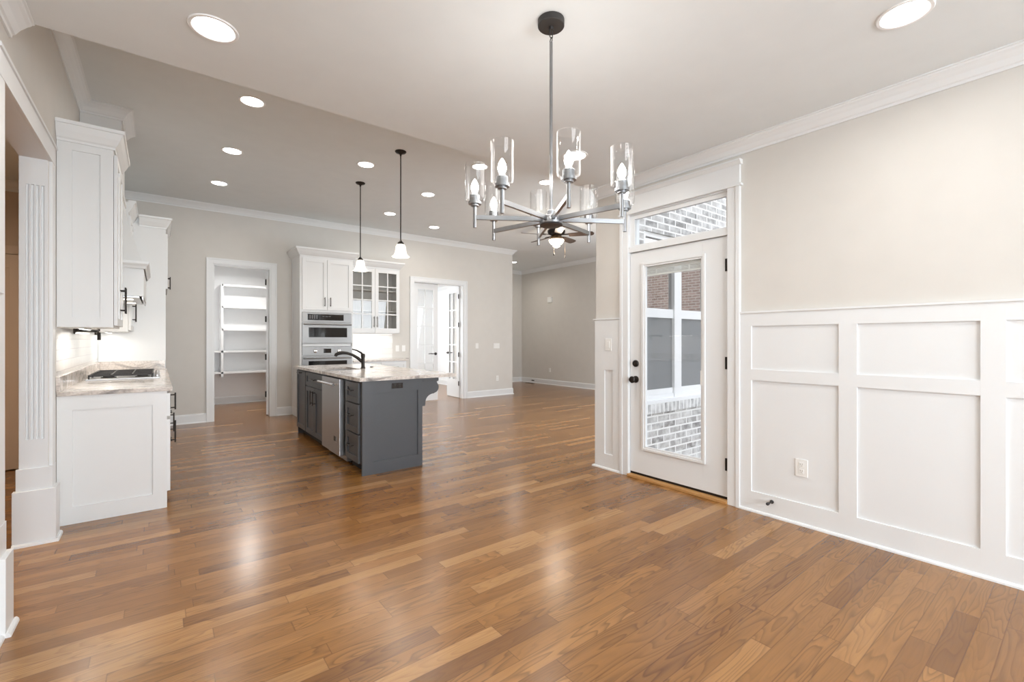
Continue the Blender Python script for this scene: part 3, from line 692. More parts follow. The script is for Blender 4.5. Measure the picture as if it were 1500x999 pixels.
# upper cabinets
UF = -0.257
def upper(nm, label, y0, y1, hy, sides):
    r = thing(nm, label, 'cabinet', (-.40, (y0 + y1) / 2, 1.36))
    MB().box(CL, UF, y0 + (.018 if sides[0] else 0), y1, 1.385, 2.665).box(CL, UF, y0 + (.018 if sides[0] else 0), y1, 1.36, 1.385).build('body', M_CAB, r)
    if sides[0]:
        e = MB(); e.box(CL, CL + .075, y0, y0 + .018, 1.36, 2.665); e.box(UF - .07, UF, y0, y0 + .018, 1.36, 2.665)
        e.box(CL + .075, UF - .07, y0, y0 + .018, 1.36, 1.43); e.box(CL + .075, UF - .07, y0, y0 + .018, 2.58, 2.665); e.box(CL + .07, UF - .065, y0 + .013, y0 + .018, 1.42, 2.59)
        e.build('end_panel', M_CAB, r)
    ym = (y0 + y1) / 2
    for i, (a, b, h) in enumerate(((y0 + .006, ym - .003, hy[0]), (ym + .003, y1 - .006, hy[1]))):
        d = shaker('x', UF + .002, 1, a, b, 1.375, 2.60).build('door', M_CAB, r)
        pull('x', UF + .022, 1, h, 1.575, .20, True).build('handle', M_BRONZE, d)
    path = ([(CL, y1)] if sides[1] else []) + [(UF, y1), (UF, y0)] + ([(CL, y0)] if sides[0] else [])
    MB().sweep([(0, 2.63), (.010, 2.63), (.012, 2.645), (.020, 2.655), (.040, 2.695), (.056, 2.735), (.064, 2.738), (.066, 2.76), (0, 2.76)], path, 1).box(CL, UF, y0, y1, 2.664, 2.74).build('crown', M_CAB, r)
    return r
upper('upper_cabinet', 'white shaker wall cabinet with tall side panel nearest the cased opening', 4.336, 4.97, (4.615, 4.69), (True, True))
upper('upper_cabinet', 'white shaker wall cabinet between the range hood and the fridge panel', 6.33, 7.028, (6.64, 6.72), (False, False))
def led(nm, label, x0, x1, y0, y1, z, p):
    r = thing(nm, label, 'light', ((x0 + x1) / 2, (y0 + y1) / 2, z - .012), 'under cabinet light bars')
    MB().box(x0, x1, y0, y1, z - .012, z - .001).build('housing', M_PLATE, r)
    MB().box(x0 + .006, x1 - .006, y0 + .006, y1 - .006, z - .014, z - .012).build('diffuser', M_LED, r)
    area('led_light', ((x0 + x1) / 2, (y0 + y1) / 2, z - .018), (0, 0, 0), x1 - x0, y1 - y0, p, (1, .95, .87))
led('under_cabinet_light', 'slim light bar under the left wall cabinet nearest the opening', -.45, -.42, 4.42, 4.90, 1.36, 1.6)
led('under_cabinet_light', 'slim light bar under the wall cabinet beyond the range hood', -.45, -.42, 6.40, 6.95, 1.36, 1.6)
# range hood
rh = thing('range_hood', 'white wooden range hood with flared body and chimney over the cooktop', 'range hood', (-.33, 5.735, 1.64))
hb = MB(); hy0, hy1, hf = 5.215, 6.255, -.105
hb.box(CL, hf, hy0, hy0 + .02, 1.66, 1.93); hb.box(CL, hf, hy1 - .02, hy1, 1.66, 1.93); hb.box(hf - .02, hf, hy0 + .02, hy1 - .02, 1.66, 1.93); hb.box(CL, hf - .02, hy0 + .02, hy1 - .02, 1.90, 1.93)
hb.build('apron', M_CAB, rh)
MB().sweep([(0, 1.93), (.008, 1.90), (.014, 1.905), (.020, 1.925), (.036, 1.945), (.038, 1.965), (0, 1.965)], [(CL, hy1), (hf, hy1), (hf, hy0), (CL, hy0)], 1).box(CL, hf, hy0, hy1, 1.93, 1.964).build('mantel', M_CAB, rh)
tp = MB(); lo = [(CL, hy0 + .01), (hf - .01, hy0 + .01), (hf - .01, hy1 - .01), (CL, hy1 - .01)]; hi = [(CL, HY0), (HX, HY0), (HX, HY1), (CL, HY1)]
def loft(mb, lo, z0, hi, z1, k=8):
    rings = []
    for i in range(k + 1):
        t = i / k; e = 1 - (1 - t) ** 1.35
        rings.append([mb.bm.verts.new((lo[j][0] + (hi[j][0] - lo[j][0]) * e, lo[j][1] + (hi[j][1] - lo[j][1]) * e, z0 + (z1 - z0) * t)) for j in range(4)])
    for A, B in zip(rings, rings[1:]):
        for j in range(4): mb.bm.faces.new((A[j], A[(j + 1) % 4], B[(j + 1) % 4], B[j]))
    mb.bm.faces.new(rings[0]); mb.bm.faces.new(rings[-1])
loft(tp, lo, 1.964, hi, 2.62); tp.build('flared_body', M_CAB, rh)
MB().box(CL, HX - .001, HY0 + .001, HY1 - .001, 2.62, 3.368).sweep([(0, 2.60), (.012, 2.60), (.012, 2.645), (0, 2.645)], [(CL, HY1), (HX, HY1), (HX, HY0), (CL, HY0)], 1).build('chimney', M_CAB, rh)
MB().box(CL + .06, hf - .03, hy0 + .03, hy1 - .03, 1.645, 1.675, .002).box(hf - .012, hf - .004, hy0 + .04, hy1 - .04, 1.632, 1.66).build('liner', M_STEEL, rh)
for yy in (5.47, 6.0): MB().lathe([(.035, 1.640), (.035, 1.6445), (0, 1.6445)], (-.22, yy, 0), 20).build('hood_lamp', M_HOODLAMP, rh)
area('hood_light', (-.25, 5.735, 1.63), (0, 0, 0), .3, .6, 4, (1, .88, .72))
# fridge enclosure
fe = thing('fridge_surround', 'tall white panel with cabinet over the empty fridge bay', 'cabinet', (-.25, 7.5, 0))
MB().box(CL, .068, 7.03, 7.055, 0, 2.665).build('side_panel', M_CAB, fe)
MB().box(CL, .068, 8.03, 8.055, 0, 2.665).build('side_panel', M_CAB, fe)
MB().box(CL, .065, 7.055, 8.03, 1.88, 2.664).build('body', M_CAB, fe)
for a, b, h in ((7.062, 7.54, 7.50), (7.545, 8.02, 7.585)):
    d = shaker('x', .068, 1, a, b, 1.90, 2.58).build('door', M_CAB, fe); pull('x', .088, 1, h, 2.02, .16, True).build('handle', M_BRONZE, d)
MB().sweep([(0, 2.63), (.010, 2.63), (.012, 2.645), (.020, 2.655), (.040, 2.695), (.056, 2.735), (.064, 2.738), (.066, 2.76), (0, 2.76)], [(.068, 8.055), (.068, 7.03), (UF + .072, 7.03)], 1).box(CL, .068, 7.03, 8.055, 2.664, 2.74).build('crown', M_CAB, fe)

# ------------------------------------------------------------------ oven tower, glass cabinet and right counter on the far wall
YFC = YF - .002; TX0, TX1, TY = 1.80, 2.645, 7.88
ov = thing('oven_cabinet', 'tall white oven cabinet with two shaker doors above the ovens', 'cabinet', (2.22, 8.16, 0))
b_ = MB(); b_.box(TX0, TX0 + .02, TY, YFC, 0, 2.665); b_.box(TX1 - .02, TX1, TY, YFC, 0, 2.665); b_.box(TX0 + .02, TX1 - .02, YFC - .02, YFC, 0, 2.664)
b_.box(TX0 + .02, TX1 - .02, TY, YFC - .02, 1.725, 2.664); b_.box(TX0 + .02, TX1 - .02, TY, YFC - .02, 1.165, 1.212); b_.box(TX0 + .02, TX1 - .02, TY + .03, YFC - .02, .08, .50); b_.box(TX0 + .02, TX1 - .02, TY + .02, YFC - .02, 0, .08)
b_.box(TX0 + .02, TX0 + .034, TY, TY + .05, .50, 1.725); b_.box(TX1 - .034, TX1 - .02, TY, TY + .05, .50, 1.725)
b_.build('body', M_CAB, ov)
sp = MB()
for z0, z1 in ((.14, 1.14), (1.26, 2.60)):
    sp.box(TX0 - .006, TX0, TY, TY + .05, z0 - .06, z1 + .06); sp.box(TX0 - .006, TX0, YFC - .05, YFC, z0 - .06, z1 + .06); sp.box(TX0 - .006, TX0, TY + .05, YFC - .05, z0 - .06, z0); sp.box(TX0 - .006, TX0, TY + .05, YFC - .05, z1, z1 + .06)
sp.build('side_framing', M_CAB, ov)
for a, b, h in ((TX0 + .03, 2.212, 2.17), (2.218, TX1 - .025, 2.262)):
    d = shaker('y', TY, -1, a, b, 1.765, 2.60).build('door', M_CAB, ov); pull('y', TY - .02, -1, h, 1.90, .15, True).build('handle', M_BRONZE, d)
d = shaker('y', TY + .03, -1, TX0 + .03, TX1 - .025, .12, .49).build('drawer', M_CAB, ov); pull('y', TY + .01, -1, 2.22, .40, .2, False).build('handle', M_BRONZE, d)
CPR = [(0, 2.63), (.010, 2.63), (.012, 2.645), (.022, 2.655), (.050, 2.695), (.070, 2.735), (.080, 2.738), (.082, 2.765), (0, 2.765)]
MB().sweep(CPR, [(TX1, 8.030), (TX1, TY), (TX0, TY), (TX0, YFC)], 1).box(TX0, TX1, TY, YFC, 2.664, 2.745).build('crown', M_CAB, ov)
ox0, ox1 = TX0 + .035, TX1 - .035
mw = thing('microwave_oven', 'stainless built-in microwave oven, upper of the two appliances in the tower', 'microwave', (2.22, 8.1, 1.213))
MB().box(ox0, ox1, TY + .001, TY + .45, 1.214, 1.722).build('body', M_OVEN, mw)
MB().box(ox0 - .008, ox1 + .008, TY - .022, TY - .002, 1.565, 1.722, .003).build('control_panel', M_OVEN, mw)
MB().box(ox0 + .07, ox1 - .13, TY - .025, TY - .021, 1.595, 1.695, .001).build('display', M_BLACKGL, mw)
m_ = MB()
for i in range(4): m_.box(ox0 + .10 + i * .035, ox0 + .118 + i * .035, TY - .0258, TY - .025, 1.615, 1.68)
m_.build('keypad_marks', M_DIM, mw); m_ = MB()
for i in range(3): m_.box(ox0 + .30 + i * .05, ox0 + .33 + i * .05, TY - .0258, TY - .025, 1.655, 1.664)
m_.build('display_digits', M_DIM, mw)
md = MB(); md.box(ox0 - .008, ox1 + .008, TY - .030, TY - .002, 1.216, 1.555, .003); md = md.build('door', M_OVEN, mw)
MB().box(ox0 + .085, ox1 - .075, TY - .033, TY - .029, 1.315, 1.475, .001).build('window', M_BLACKGL, md)
MB().tube([(ox0 + .01, TY - .065, 1.527), (ox1 - .01, TY - .065, 1.527)], .011).tube([(ox0 + .05, TY - .065, 1.527), (ox0 + .05, TY - .028, 1.527)], .008).tube([(ox1 - .05, TY - .065, 1.527), (ox1 - .05, TY - .028, 1.527)], .008).build('handle', M_OVEN, md)
wo = thing('built_in_oven', 'stainless built-in wall oven below the microwave, partly behind the island', 'oven', (2.22, 8.1, .503))
MB().box(ox0, ox1, TY + .001, TY + .45, .504, 1.162).build('body', M_OVEN, wo)
MB().box(ox0 - .008, ox1 + .008, TY - .022, TY - .002, 1.018, 1.162, .003).build('control_panel', M_OVEN, wo)
MB().box(2.155, 2.275, TY - .025, TY - .021, 1.055, 1.125, .001).build('display', M_BLACKGL, wo)
for x in (2.02, 2.40):
    MB().lathe([(.030, 0), (.028, .022), (.022, .026), (0, .026)], (x, TY - .022, 1.090), 24, mat=Matrix.Rotation(PI / 2, 3, 'X')).build('knob', M_CHROME, wo)
md = MB(); md.box(ox0 - .008, ox1 + .008, TY - .030, TY - .002, .506, 1.006, .003); md = md.build('door', M_OVEN, wo)
MB().box(ox0 + .085, ox1 - .075, TY - .033, TY - .029, .60, .925, .001).build('window', M_BLACKGL, md)
MB().tube([(ox0 + .01, TY - .068, .972), (ox1 - .01, TY - .068, .972)], .011).tube([(ox0 + .05, TY - .068, .972), (ox0 + .05, TY - .028, .972)], .008).tube([(ox1 - .05, TY - .068, .972), (ox1 - .05, TY - .028, .972)], .008).build('handle', M_OVEN, md)
# glass cabinet
gx0, gx1, gy = TX1 + .002, 3.60, 8.12
gc = thing('glass_door_cabinet', 'white wall cabinet with two divided glass doors beside the oven tower', 'cabinet', (3.12, 8.3, 1.39))
b_ = MB(); b_.box(gx0, gx0 + .018, gy, YFC, 1.39, 2.60); b_.box(gx1 - .018, gx1, gy, YFC, 1.39, 2.60); b_.box(gx0, gx1, gy, YFC, 1.39, 1.42); b_.box(gx0, gx1, gy, YFC, 2.58, 2.64); b_.box(3.11, 3.14, gy, gy + .02, 1.42, 2.58)
b_.build('body', M_CAB, gc)
b_ = MB().box(gx0 + .018, gx1 - .018, YFC - .010, YFC, 1.42, 2.58)
for i in range(18): b_.box(gx0 + .03 + i * .05, gx0 + .074 + i * .05, YFC - .013, YFC - .010, 1.42, 2.58)
b_.build('beadboard_back', M_INT, gc)
for z in (1.80, 2.18): MB().box(gx0 + .019, gx1 - .019, gy + .03, YFC - .014, z - .009, z + .009).build('shelf', M_INT, gc)
for a, b, h in ((gx0 + .004, 3.122, 3.095), (3.126, gx1 - .004, 3.155)):
    d = MB(); s_ = .062; zz0, zz1 = 1.40, 2.575
    d.wb('y', gy, -1, a, a + s_, zz0, zz1, .001, .021, .0015); d.wb('y', gy, -1, b - s_, b, zz0, zz1, .001, .021, .0015)
    d.wb('y', gy, -1, a + s_, b - s_, zz0, zz0 + .085, .001, .021, .0015); d.wb('y', gy, -1, a + s_, b - s_, zz1 - .07, zz1, .001, .021, .0015)
    g0, g1 = zz0 + .085, zz1 - .07
    for i in (1, 2, 3): z = g0 + (g1 - g0) * i / 4; d.wb('y', gy, -1, a + s_, b - s_, z - .010, z + .010, .004, .020)
    xm = (a + b) / 2; d.wb('y', gy, -1, xm - .010, xm + .010, g0, g1, .003, .0205)
    d = d.build('door', M_CAB, gc)
    MB().wb('y', gy, -1, a + s_ - .004, b - s_ + .004, g0 - .004, g1 + .004, .008, .012).build('glass', M_CABGLASS, d)
    pull('y', gy - .021, -1, h, 1.60, .20, True).build('handle', M_BRONZE, d)
MB().sweep([(d_, z - .045) for d_, z in CPR], [(gx1, YFC), (gx1, gy), (gx0, gy)], 1).box(gx0, gx1, gy, YFC, 2.62, 2.70).build('crown', M_CAB, gc)
led('under_cabinet_light', 'slim light bar under the glass door wall cabinet', 2.72, 3.54, 8.30, 8.33, 1.39, 1.6)
bc = thing('base_cabinet', 'white base cabinet on the far wall beside the oven tower', 'cabinet', (3.14, 8.1, 0))
MB().box(TX1 + .002, 3.64, 7.90, YFC, .10, .884).box(TX1 + .002, 3.64, 7.96, YFC, 0, .10).build('body', M_CAB, bc)
cab_fronts(bc, 'y', 7.90, -1, [('drawer', 2.66, 3.14, .69, .865, (2.9, .78, .16, False)), ('drawer', 3.15, 3.63, .69, .865, (3.39, .78, .16, False)), ('door', 2.66, 3.14, .123, .67, (3.09, .57, .16, True)), ('door', 3.15, 3.63, .123, .67, (3.2, .57, .16, True))], M_CAB)
single(MB().box(TX1 + .002, 3.93, 8.40, YFC - .001, .885, .9155, .002).box(TX1 + .002, 3.67, 7.86, 8.40, .885, .916, .003), 'countertop', M_STONE, 'veined stone countertop on the far wall under the glass door cabinet', 'countertop')
struct(MB().box(TX1 + .002, 3.606, YF - .001, YF, .917, 1.389), 'trim_25', M_TILEB)

# ------------------------------------------------------------------ island
IX, IB = 1.50, 2.11
def isl(nm, label, y0, y1, cat='cabinet', open_top=False):
    r = thing(nm, label, cat, (1.8, (y0 + y1) / 2, 0))
    b = MB()
    if open_top:                                    # room for the sink basin
        b.box(IX, IB, y0, y1, .10, .66).box(IX, IX + .02, y0, y1, .66, .883).box(IB - .02, IB, y0, y1, .66, .883)
        b.box(IX + .02, IB - .02, y0, y0 + .02, .66, .883).box(IX + .02, IB - .02, y1 - .02, y1, .66, .883)
    else: b.box(IX, IB, y0, y1, .10, .883)
    b.build('body', M_CHAR, r)
    MB().box(IX + .07, IB, y0, y1, 0, .10).build('toe_kick', M_KICK, r)
    return r
dc = isl('drawer_cabinet', 'charcoal three drawer cabinet at the near end of the island', 4.222, 4.70)
cab_fronts(dc, 'x', IX, -1, [('drawer', 4.262, 4.635, .672, .865, (4.45, .785, .15, False)), ('drawer', 4.262, 4.635, .385, .658, (4.45, .545, .15, False)), ('drawer', 4.262, 4.635, .105, .370, (4.45, .255, .15, False))], M_CHAR)
sk = isl('sink_cabinet', 'charcoal sink base cabinet with false drawer and two doors in the island', 5.385, 6.215, open_top=True)
cab_fronts(sk, 'x', IX, -1, [('false_drawer', 5.40, 6.20, .70, .865, (5.80, .79, .20, False)), ('door', 5.40, 5.795, .105, .685, (5.745, .57, .17, True)), ('door', 5.805, 6.20, .105, .685, (5.855, .57, .17, True))], M_CHAR)
po = isl('pullout_cabinet', 'narrow charcoal pull-out cabinet at the far end of the island', 6.217, 6.68)
cab_fronts(po, 'x', IX, -1, [('door', 6.23, 6.67, .105, .865, (6.45, .84, .15, False))], M_CHAR)
fp = MB().box(IX, IB, 6.682, 6.70, 0, .883)
single(fp, 'island_end_panel', M_CHAR, 'charcoal end panel closing the far end of the island', 'panel')
# near end panel with corbel
ep = thing('island_end_panel', 'charcoal framed end panel facing the dining area, with scrolled corbel', 'panel', (1.8, 4.21, 0))
e = MB(); y0, y1 = 4.198, 4.220
e.box(IX - .004, 1.600, y0, y1, 0, .883, .001); e.box(2.062, IB, y0, y1, 0, .883, .001); e.box(1.600, 2.062, y0, y1, 0, .118); e.box(1.600, 2.062, y0, y1, .768, .883); e.box(1.598, 2.064, y0 + .014, y1, .116, .77)
e.build('panel', M_CHAR, ep)
def corbel(y0, y1):
    pts = [(0, .60), (.03, .60), (.035, .625)]
    for i in range(9):
        t = i / 8; pts.append((.035 + .095 * (1 - math.cos(t * PI / 2)), .635 + .085 * math.sin(t * PI / 2)))
    for i in range(1, 10):
        t = i / 9; a = -PI / 2 + t * PI * .62; pts.append((.125 + .062 * math.cos(a), .782 + .058 * math.sin(a)))
    pts += [(.165, .835), (.165, .848), (0, .848)]
    return MB().prism([(IB + .001 + u, v) for u, v in pts], lambda u, v, w_: (u, w_, v), y0, y1).box(IB + .001, IB + .185, y0 - .004, y1 + .004, .848, .883, .003).box(IB + .001, IB + .176, y0 - .002, y1 + .002, .842, .849)
corbel(4.202, 4.275).build('corbel', M_CHAR, ep)
bp_ = MB().box(IB, IB + .018, 4.276, 6.60, 0, .883)
single(bp_, 'island_back_panel', M_CHAR, 'charcoal back panel on the seating side of the island', 'panel')
single(corbel(6.62, 6.69), 'corbel', M_CHAR, 'charcoal scrolled corbel at the far end of the island overhang', 'corbel')
# dishwasher
dw = thing('dishwasher', 'stainless dishwasher between the sink cabinet and the drawers in the island', 'dishwasher', (1.8, 5.05, 0))
MB().box(1.53, IB, 4.735, 5.375, .02, .875).build('body', M_STEEL, dw)
MB().box(1.57, IB - .01, 4.74, 5.37, .0, .1).build('toe_kick', M_KICK, dw)
dd = MB().box(1.455, 1.53, 4.74, 5.372, .085, .868, .004).build('door', M_STEEL, dw)
MB().tube([(1.405, 4.78, .812), (1.405, 5.335, .812)], .013).tube([(1.405, 4.83, .812), (1.457, 4.83, .812)], .009).tube([(1.405, 5.285, .812), (1.457, 5.285, .812)], .009).build('handle', M_CHROME, dd)
MB().box(1.4525, 1.456, 4.83, 4.93, .215, .265, .001).build('badge', M_DARKGUN, dd)
MB().box(1.4515, 1.4526, 4.84, 4.85, .205, .262).build('badge_mark', M_PLATE, dd)
# counter with sink cut-out
CX0, CX1, CY0, CY1 = 1.462, 2.492, 4.172, 6.755; SX0, SX1, SY0, SY1 = 1.585, 1.955, 5.46, 6.10
c_ = MB(); zz = (.884, .916)
c_.box(CX0, SX0, CY0, CY1, *zz).box(SX1, CX1, CY0, CY1, *zz).box(SX0, SX1, CY0, SY0, *zz).box(SX0, SX1, SY1, CY1, *zz)
bmesh.ops.remove_doubles(c_.bm, verts=c_.bm.verts[:], dist=1e-5)
single(c_, 'countertop', M_STONE, 'large veined stone countertop on the charcoal island', 'countertop')
q = (SX0 + .001, SX1 - .001, SY0 + .001, SY1 - .001)
IX_S = thing('sink', 'undermount stainless sink set in the island countertop', 'sink', (1.77, 5.78, .70))
t_ = .004
q = (SX0 - .008, SX1 + .008, SY0 - .008, SY1 + .008); zb0, zb1 = .68, .883
s_ = MB()
s_.box(q[0], q[0] + t_, q[2], q[3], zb0, zb1).box(q[1] - t_, q[1], q[2], q[3], zb0, zb1).box(q[0] + t_, q[1] - t_, q[2], q[2] + t_, zb0, zb1).box(q[0] + t_, q[1] - t_, q[3] - t_, q[3], zb0, zb1).box(q[0] + t_, q[1] - t_, q[2] + t_, q[3] - t_, zb0, zb0 + t_)
s_.build('basin', M_STEEL, IX_S)
MB().lathe([(.045, .6842), (.045, .686), (.03, .6865), (0, .6855)], (1.77, 5.78, 0), 24).build('drain', M_DARKGUN, IX_S)
fa = thing('kitchen_faucet', 'dark bronze pull-out kitchen faucet behind the island sink', 'faucet', (2.015, 5.63, .916))
MB().lathe([(.030, .916), (.030, .924), (.024, .930), (.021, .95), (.021, 1.04), (.026, 1.07), (.026, 1.085), (.018, 1.10), (0, 1.102)], (2.015, 5.63, 0), 24).build('body', M_BRONZE, fa)
sp_ = [(2.005, 5.64, 1.00), (1.96, 5.655, 1.045), (1.90, 5.675, 1.085), (1.84, 5.695, 1.108), (1.79, 5.712, 1.113), (1.745, 5.727, 1.105), (1.72, 5.735, 1.09), (1.712, 5.738, 1.07)]
MB().tube(sp_, [.020, .019, .017, .017, .019, .021, .021, .019], 16).build('spout', M_BRONZE, fa)
MB().tube([(2.012, 5.63, 1.08), (1.995, 5.64, 1.11), (1.95, 5.665, 1.14), (1.90, 5.69, 1.155)], [.015, .012, .009, .007], 12).build('lever', M_BRONZE, fa)
single(MB().lathe([(.022, .9162), (.022, .922), (.016, .926), (0, .926)], (2.19, 5.80, 0), 20), 'air_switch', M_BRONZE, 'small round dark button on the island top right of the faucet', 'button')
# dark outlet on the end panel
def outlet(nm, label, ax, face, dr, a, z, w_, h_, mat, horizontal=False, cat='outlet', duplex=True):
    r = thing(nm, label, cat, ((face, a, z - h_ / 2) if ax == 'x' else (a, face, z - h_ / 2)))
    MB().wb(ax, face, dr, a - w_ / 2, a + w_ / 2, z - h_ / 2, z + h_ / 2, .0002, .006, .002).build('plate', mat, r)
    for s in (-1, 1):
        da, dz = (s * w_ * .22, 0) if horizontal else (0, s * h_ * .19)
        MB().wb(ax, face, dr, a + da - .014, a + da + .014, z + dz - .016, z + dz + .016, .005, .0085, .004).build('socket', mat, r)
        sl = MB()
        for q_ in (-.006, .006):
            if horizontal: sl.wb(ax, face, dr, a + da - .004, a + da + .004, z + q_ - .001, z + q_ + .001, .0085, .0088)
            else: sl.wb(ax, face, dr, a + q_ - .001, a + q_ + .001, z + dz - .001, z + dz + .008, .0085, .0088)
        if not horizontal: sl.wb(ax, face, dr, a - .002, a + .002, z + dz - .010, z + dz - .006, .0085, .0088)
        sl.build('slots', M_SLOT, r)
    return r
def switch(nm, label, ax, face, dr, a, z, n=1):
    w_ = .045 + .046 * n - .018; h_ = .118
    r = thing(nm, label, 'light switch', ((face, a, z - h_ / 2) if ax == 'x' else (a, face, z - h_ / 2)))
    MB().wb(ax, face, dr, a - w_ / 2, a + w_ / 2, z - h_ / 2, z + h_ / 2, .0002, .006, .002).build('plate', M_PLATE, r)
    for i in range(n):
        c = a + (i - (n - 1) / 2) * .046
        MB().wb(ax, face, dr, c - .0165, c + .0165, z - .033, z + .033, .0055, .009, .0015).build('rocker', M_PLATE, r)
outlet('electrical_outlet', 'dark outlet on the charcoal end panel of the island', 'y', 4.198, -1, 1.84, .825, .115, .052, M_BRONZE, True)
outlet('electrical_outlet', 'white duplex outlet inside the low wainscot panel beside the exterior door', 'x', XR - .004, -1, 1.248, .392, .075, .118, M_PLATE)
outlet('electrical_outlet', 'small white outlet low on the wall right of the french doors', 'y', YF, -1, 6.13, .395, .075, .118, M_PLATE)
outlet('electrical_outlet', 'small white outlet low on the far great room wall below the chime', 'x', XG, -1, 9.58, .412, .075, .118, M_PLATE)
switch('light_switch', 'white switch plate on the wainscot left of the exterior door', 'x', XR - .016, -1, 2.935, 1.225)
switch('light_switch', 'white switch plate left of the pair of plates by the french doors', 'y', YF, -1, 3.705, 1.105, 1)
switch('light_switch', 'white double switch plate just left of the french door casing', 'y', YF, -1, 3.835, 1.105, 1)
switch('light_switch', 'single white switch right of the french doors, nearer the casing', 'y', YF, -1, 5.575, 1.140, 1)
switch('light_switch', 'triple white switch plate near the right corner of the far wall', 'y', YF, -1, 6.11, 1.137, 3)
ch = thing('door_chime', 'white square chime box high on the far great room wall', 'door chime', (XG, 9.55, 2.33))
MB().wb('x', XG, -1, 9.47, 9.63, 2.335, 2.49, 0, .05, .008).build('cover', M_PLATE, ch)
g = MB()
for i in range(5): g.wb('x', XG, -1, 9.50, 9.60, 2.37 + i * .02, 2.375 + i * .02, .05, .051)
g.build('grille', M_BLIND, ch)
fr_ = thing('floor_register', 'dark floor register beside the baseboard of the great room', 'vent', (8.60, 10.25, 0))
MB().box(8.56, 8.68, 10.10, 10.40, 0.0005, .006, .002).build('frame', M_BRONZE, fr_)
g = MB()
for i in range(8): g.box(8.57, 8.67, 10.115 + i * .035, 10.125 + i * .035, .006, .008)
g.build('louvres', M_KICK, fr_)
single(MB().wb('x', XG - .015, -1, 10.24, 10.36, .055, .085, 0, .006, .002), 'cable_plate', M_DARKGUN, 'small dark plate on the great room baseboard above the floor register', 'plate')
ds = thing('door_stop', 'dark spring door stop on the wainscot base near the exterior door', 'door stop', (XR - .016, 1.435, .09))
MB().lathe([(.013, 0), (.013, .006), (.006, .010), (.006, .06), (0, .06)], (XR - .016, 1.435, .11), 16, mat=RY).build('shaft', M_DARKGUN, ds)
MB().lathe([(.010, .058), (.011, .075), (.008, .08), (0, .08)], (XR - .016, 1.435, .11), 16, mat=RY).build('rubber_tip', M_RUB, ds)

# ------------------------------------------------------------------ recessed lights
def make_can(x, y, z, label, power, col=WARM, r=.086, grp=None):
    t = thing('recessed_light', label, 'ceiling light', (x, y, z), grp)
    MB().lathe([(r, z - .002), (r + .004, z - .006), (r + .016, z - .006), (r + .020, z - .0005), (r, z - .0005)], (x, y, 0), 40, caps=False).build('trim_ring', M_WHITE, t)
    MB().lathe([(0, z - .0045), (r - .002, z - .0035), (r, z - .001), (0, z - .001)], (x, y, 0), 40, caps=False).build('lens', M_CANLENS, t)
    area('recessed_lamp', (x, y, z - .012), (0, 0, 0), .15, .15, power, col, 'DISK', math.radians(165))
dl = [(.209, 2.614, 'round recessed light in the dining ceiling, upper left of the photo'), (2.708, .546, 'round recessed light in the dining ceiling, upper right of the photo'),
      (2.675, 2.612, 'recessed light in the dining ceiling seen just behind the chandelier glass'), (.209, .546, 'recessed light in the dining ceiling directly above the viewer')]
for x, y, l in dl: make_can(x, y, ZD, l, P_CAN, grp='dining ceiling recessed lights')
kl = [(.65, 4.567, 'first recessed light from the dining edge, above the left cabinet run'), (.645, 5.898, 'second recessed light from the dining edge, above the left cabinet run'),
      (.64, 7.215, 'third and farthest recessed light above the left cabinet run'), (1.959, 5.375, 'recessed light between the two pendants over the island'),
      (3.07, 5.93, 'recessed light beyond the right pendant, nearer of that pair'), (3.035, 7.22, 'recessed light by the right pendant stem, farther of that pair'),
      (4.05, 7.584, 'recessed light over the floor before the french doors'), (3.073, 4.593, 'recessed light seen through the leftmost chandelier glass'),
      (4.076, 4.51, 'recessed light close to the chandelier rod in the great room ceiling'), (7.56, 9.68, 'small recessed light in the far nook past the kitchen wall corner')]
for x, y, l in kl: make_can(x, y, ZK, l, P_CANK * (2.6 if x > 7 else 1), (1.0, 0.93, 0.84), grp='kitchen and great room recessed lights')
make_can(-1.7, 4.2, 2.82, 'unseen recessed light added to brighten the tan hall', 34, (1, .80, .58)); make_can(1.3, 9.5, 2.74, 'recessed light in the pantry ceiling', 24, (1, .97, .93))  # the hall lamp is an unseen addition that lights the hall

# ------------------------------------------------------------------ pendants over the island
def pendant(x, y, label):
    t = thing('pendant_light', label, 'pendant light', (x, y, ZK), 'pendants over the island')
    MB().lathe([(.062, ZK - .0005), (.062, ZK - .006), (.052, ZK - .016), (.020, ZK - .026), (.012, ZK - .034), (.009, ZK - .05), (0, ZK - .05)], (x, y, 0), 28).build('canopy', M_BRONZE, t)
    MB().tube([(x, y, ZK - .045), (x, y, 2.365)], .0065).build('stem', M_BRONZE, t)
    MB().lathe([(0, 2.385), (.010, 2.38), (.020, 2.365), (.034, 2.352), (.036, 2.338), (.028, 2.334), (0, 2.334)], (x, y, 0), 24).build('shade_cap', M_BRONZE, t)
    MB().lathe([(.026, 2.338), (.042, 2.333), (.053, 2.316), (.058, 2.288), (.061, 2.258), (.068, 2.230), (.081, 2.209), (.097, 2.199), (.095, 2.196), (.078, 2.205), (.064, 2.228), (.057, 2.258), (.054, 2.288), (.049, 2.314), (.040, 2.328), (.024, 2.334)], (x, y, 0), 32, caps=False).build('glass_shade', M_PENDSHADE, t)
    MB().lathe([(0, 2.225), (.018, 2.232), (.026, 2.255), (.018, 2.29), (.012, 2.32), (0, 2.32)], (x, y, 0), 20).build('bulb', M_BULB, t)
    l = bpy.data.lights.new('pendant_lamp', 'POINT'); l.energy = 5; l.color = (1, .86, .68); l.shadow_soft_size = .03
    o = bpy.data.objects.new('pendant_lamp', l); COL.objects.link(o); o.location = (x, y, 2.19)
pendant(2.13, 4.767, 'bell glass pendant over the near half of the island, larger in view')
pendant(2.13, 6.05, 'bell glass pendant over the far half of the island near the glass cabinet')

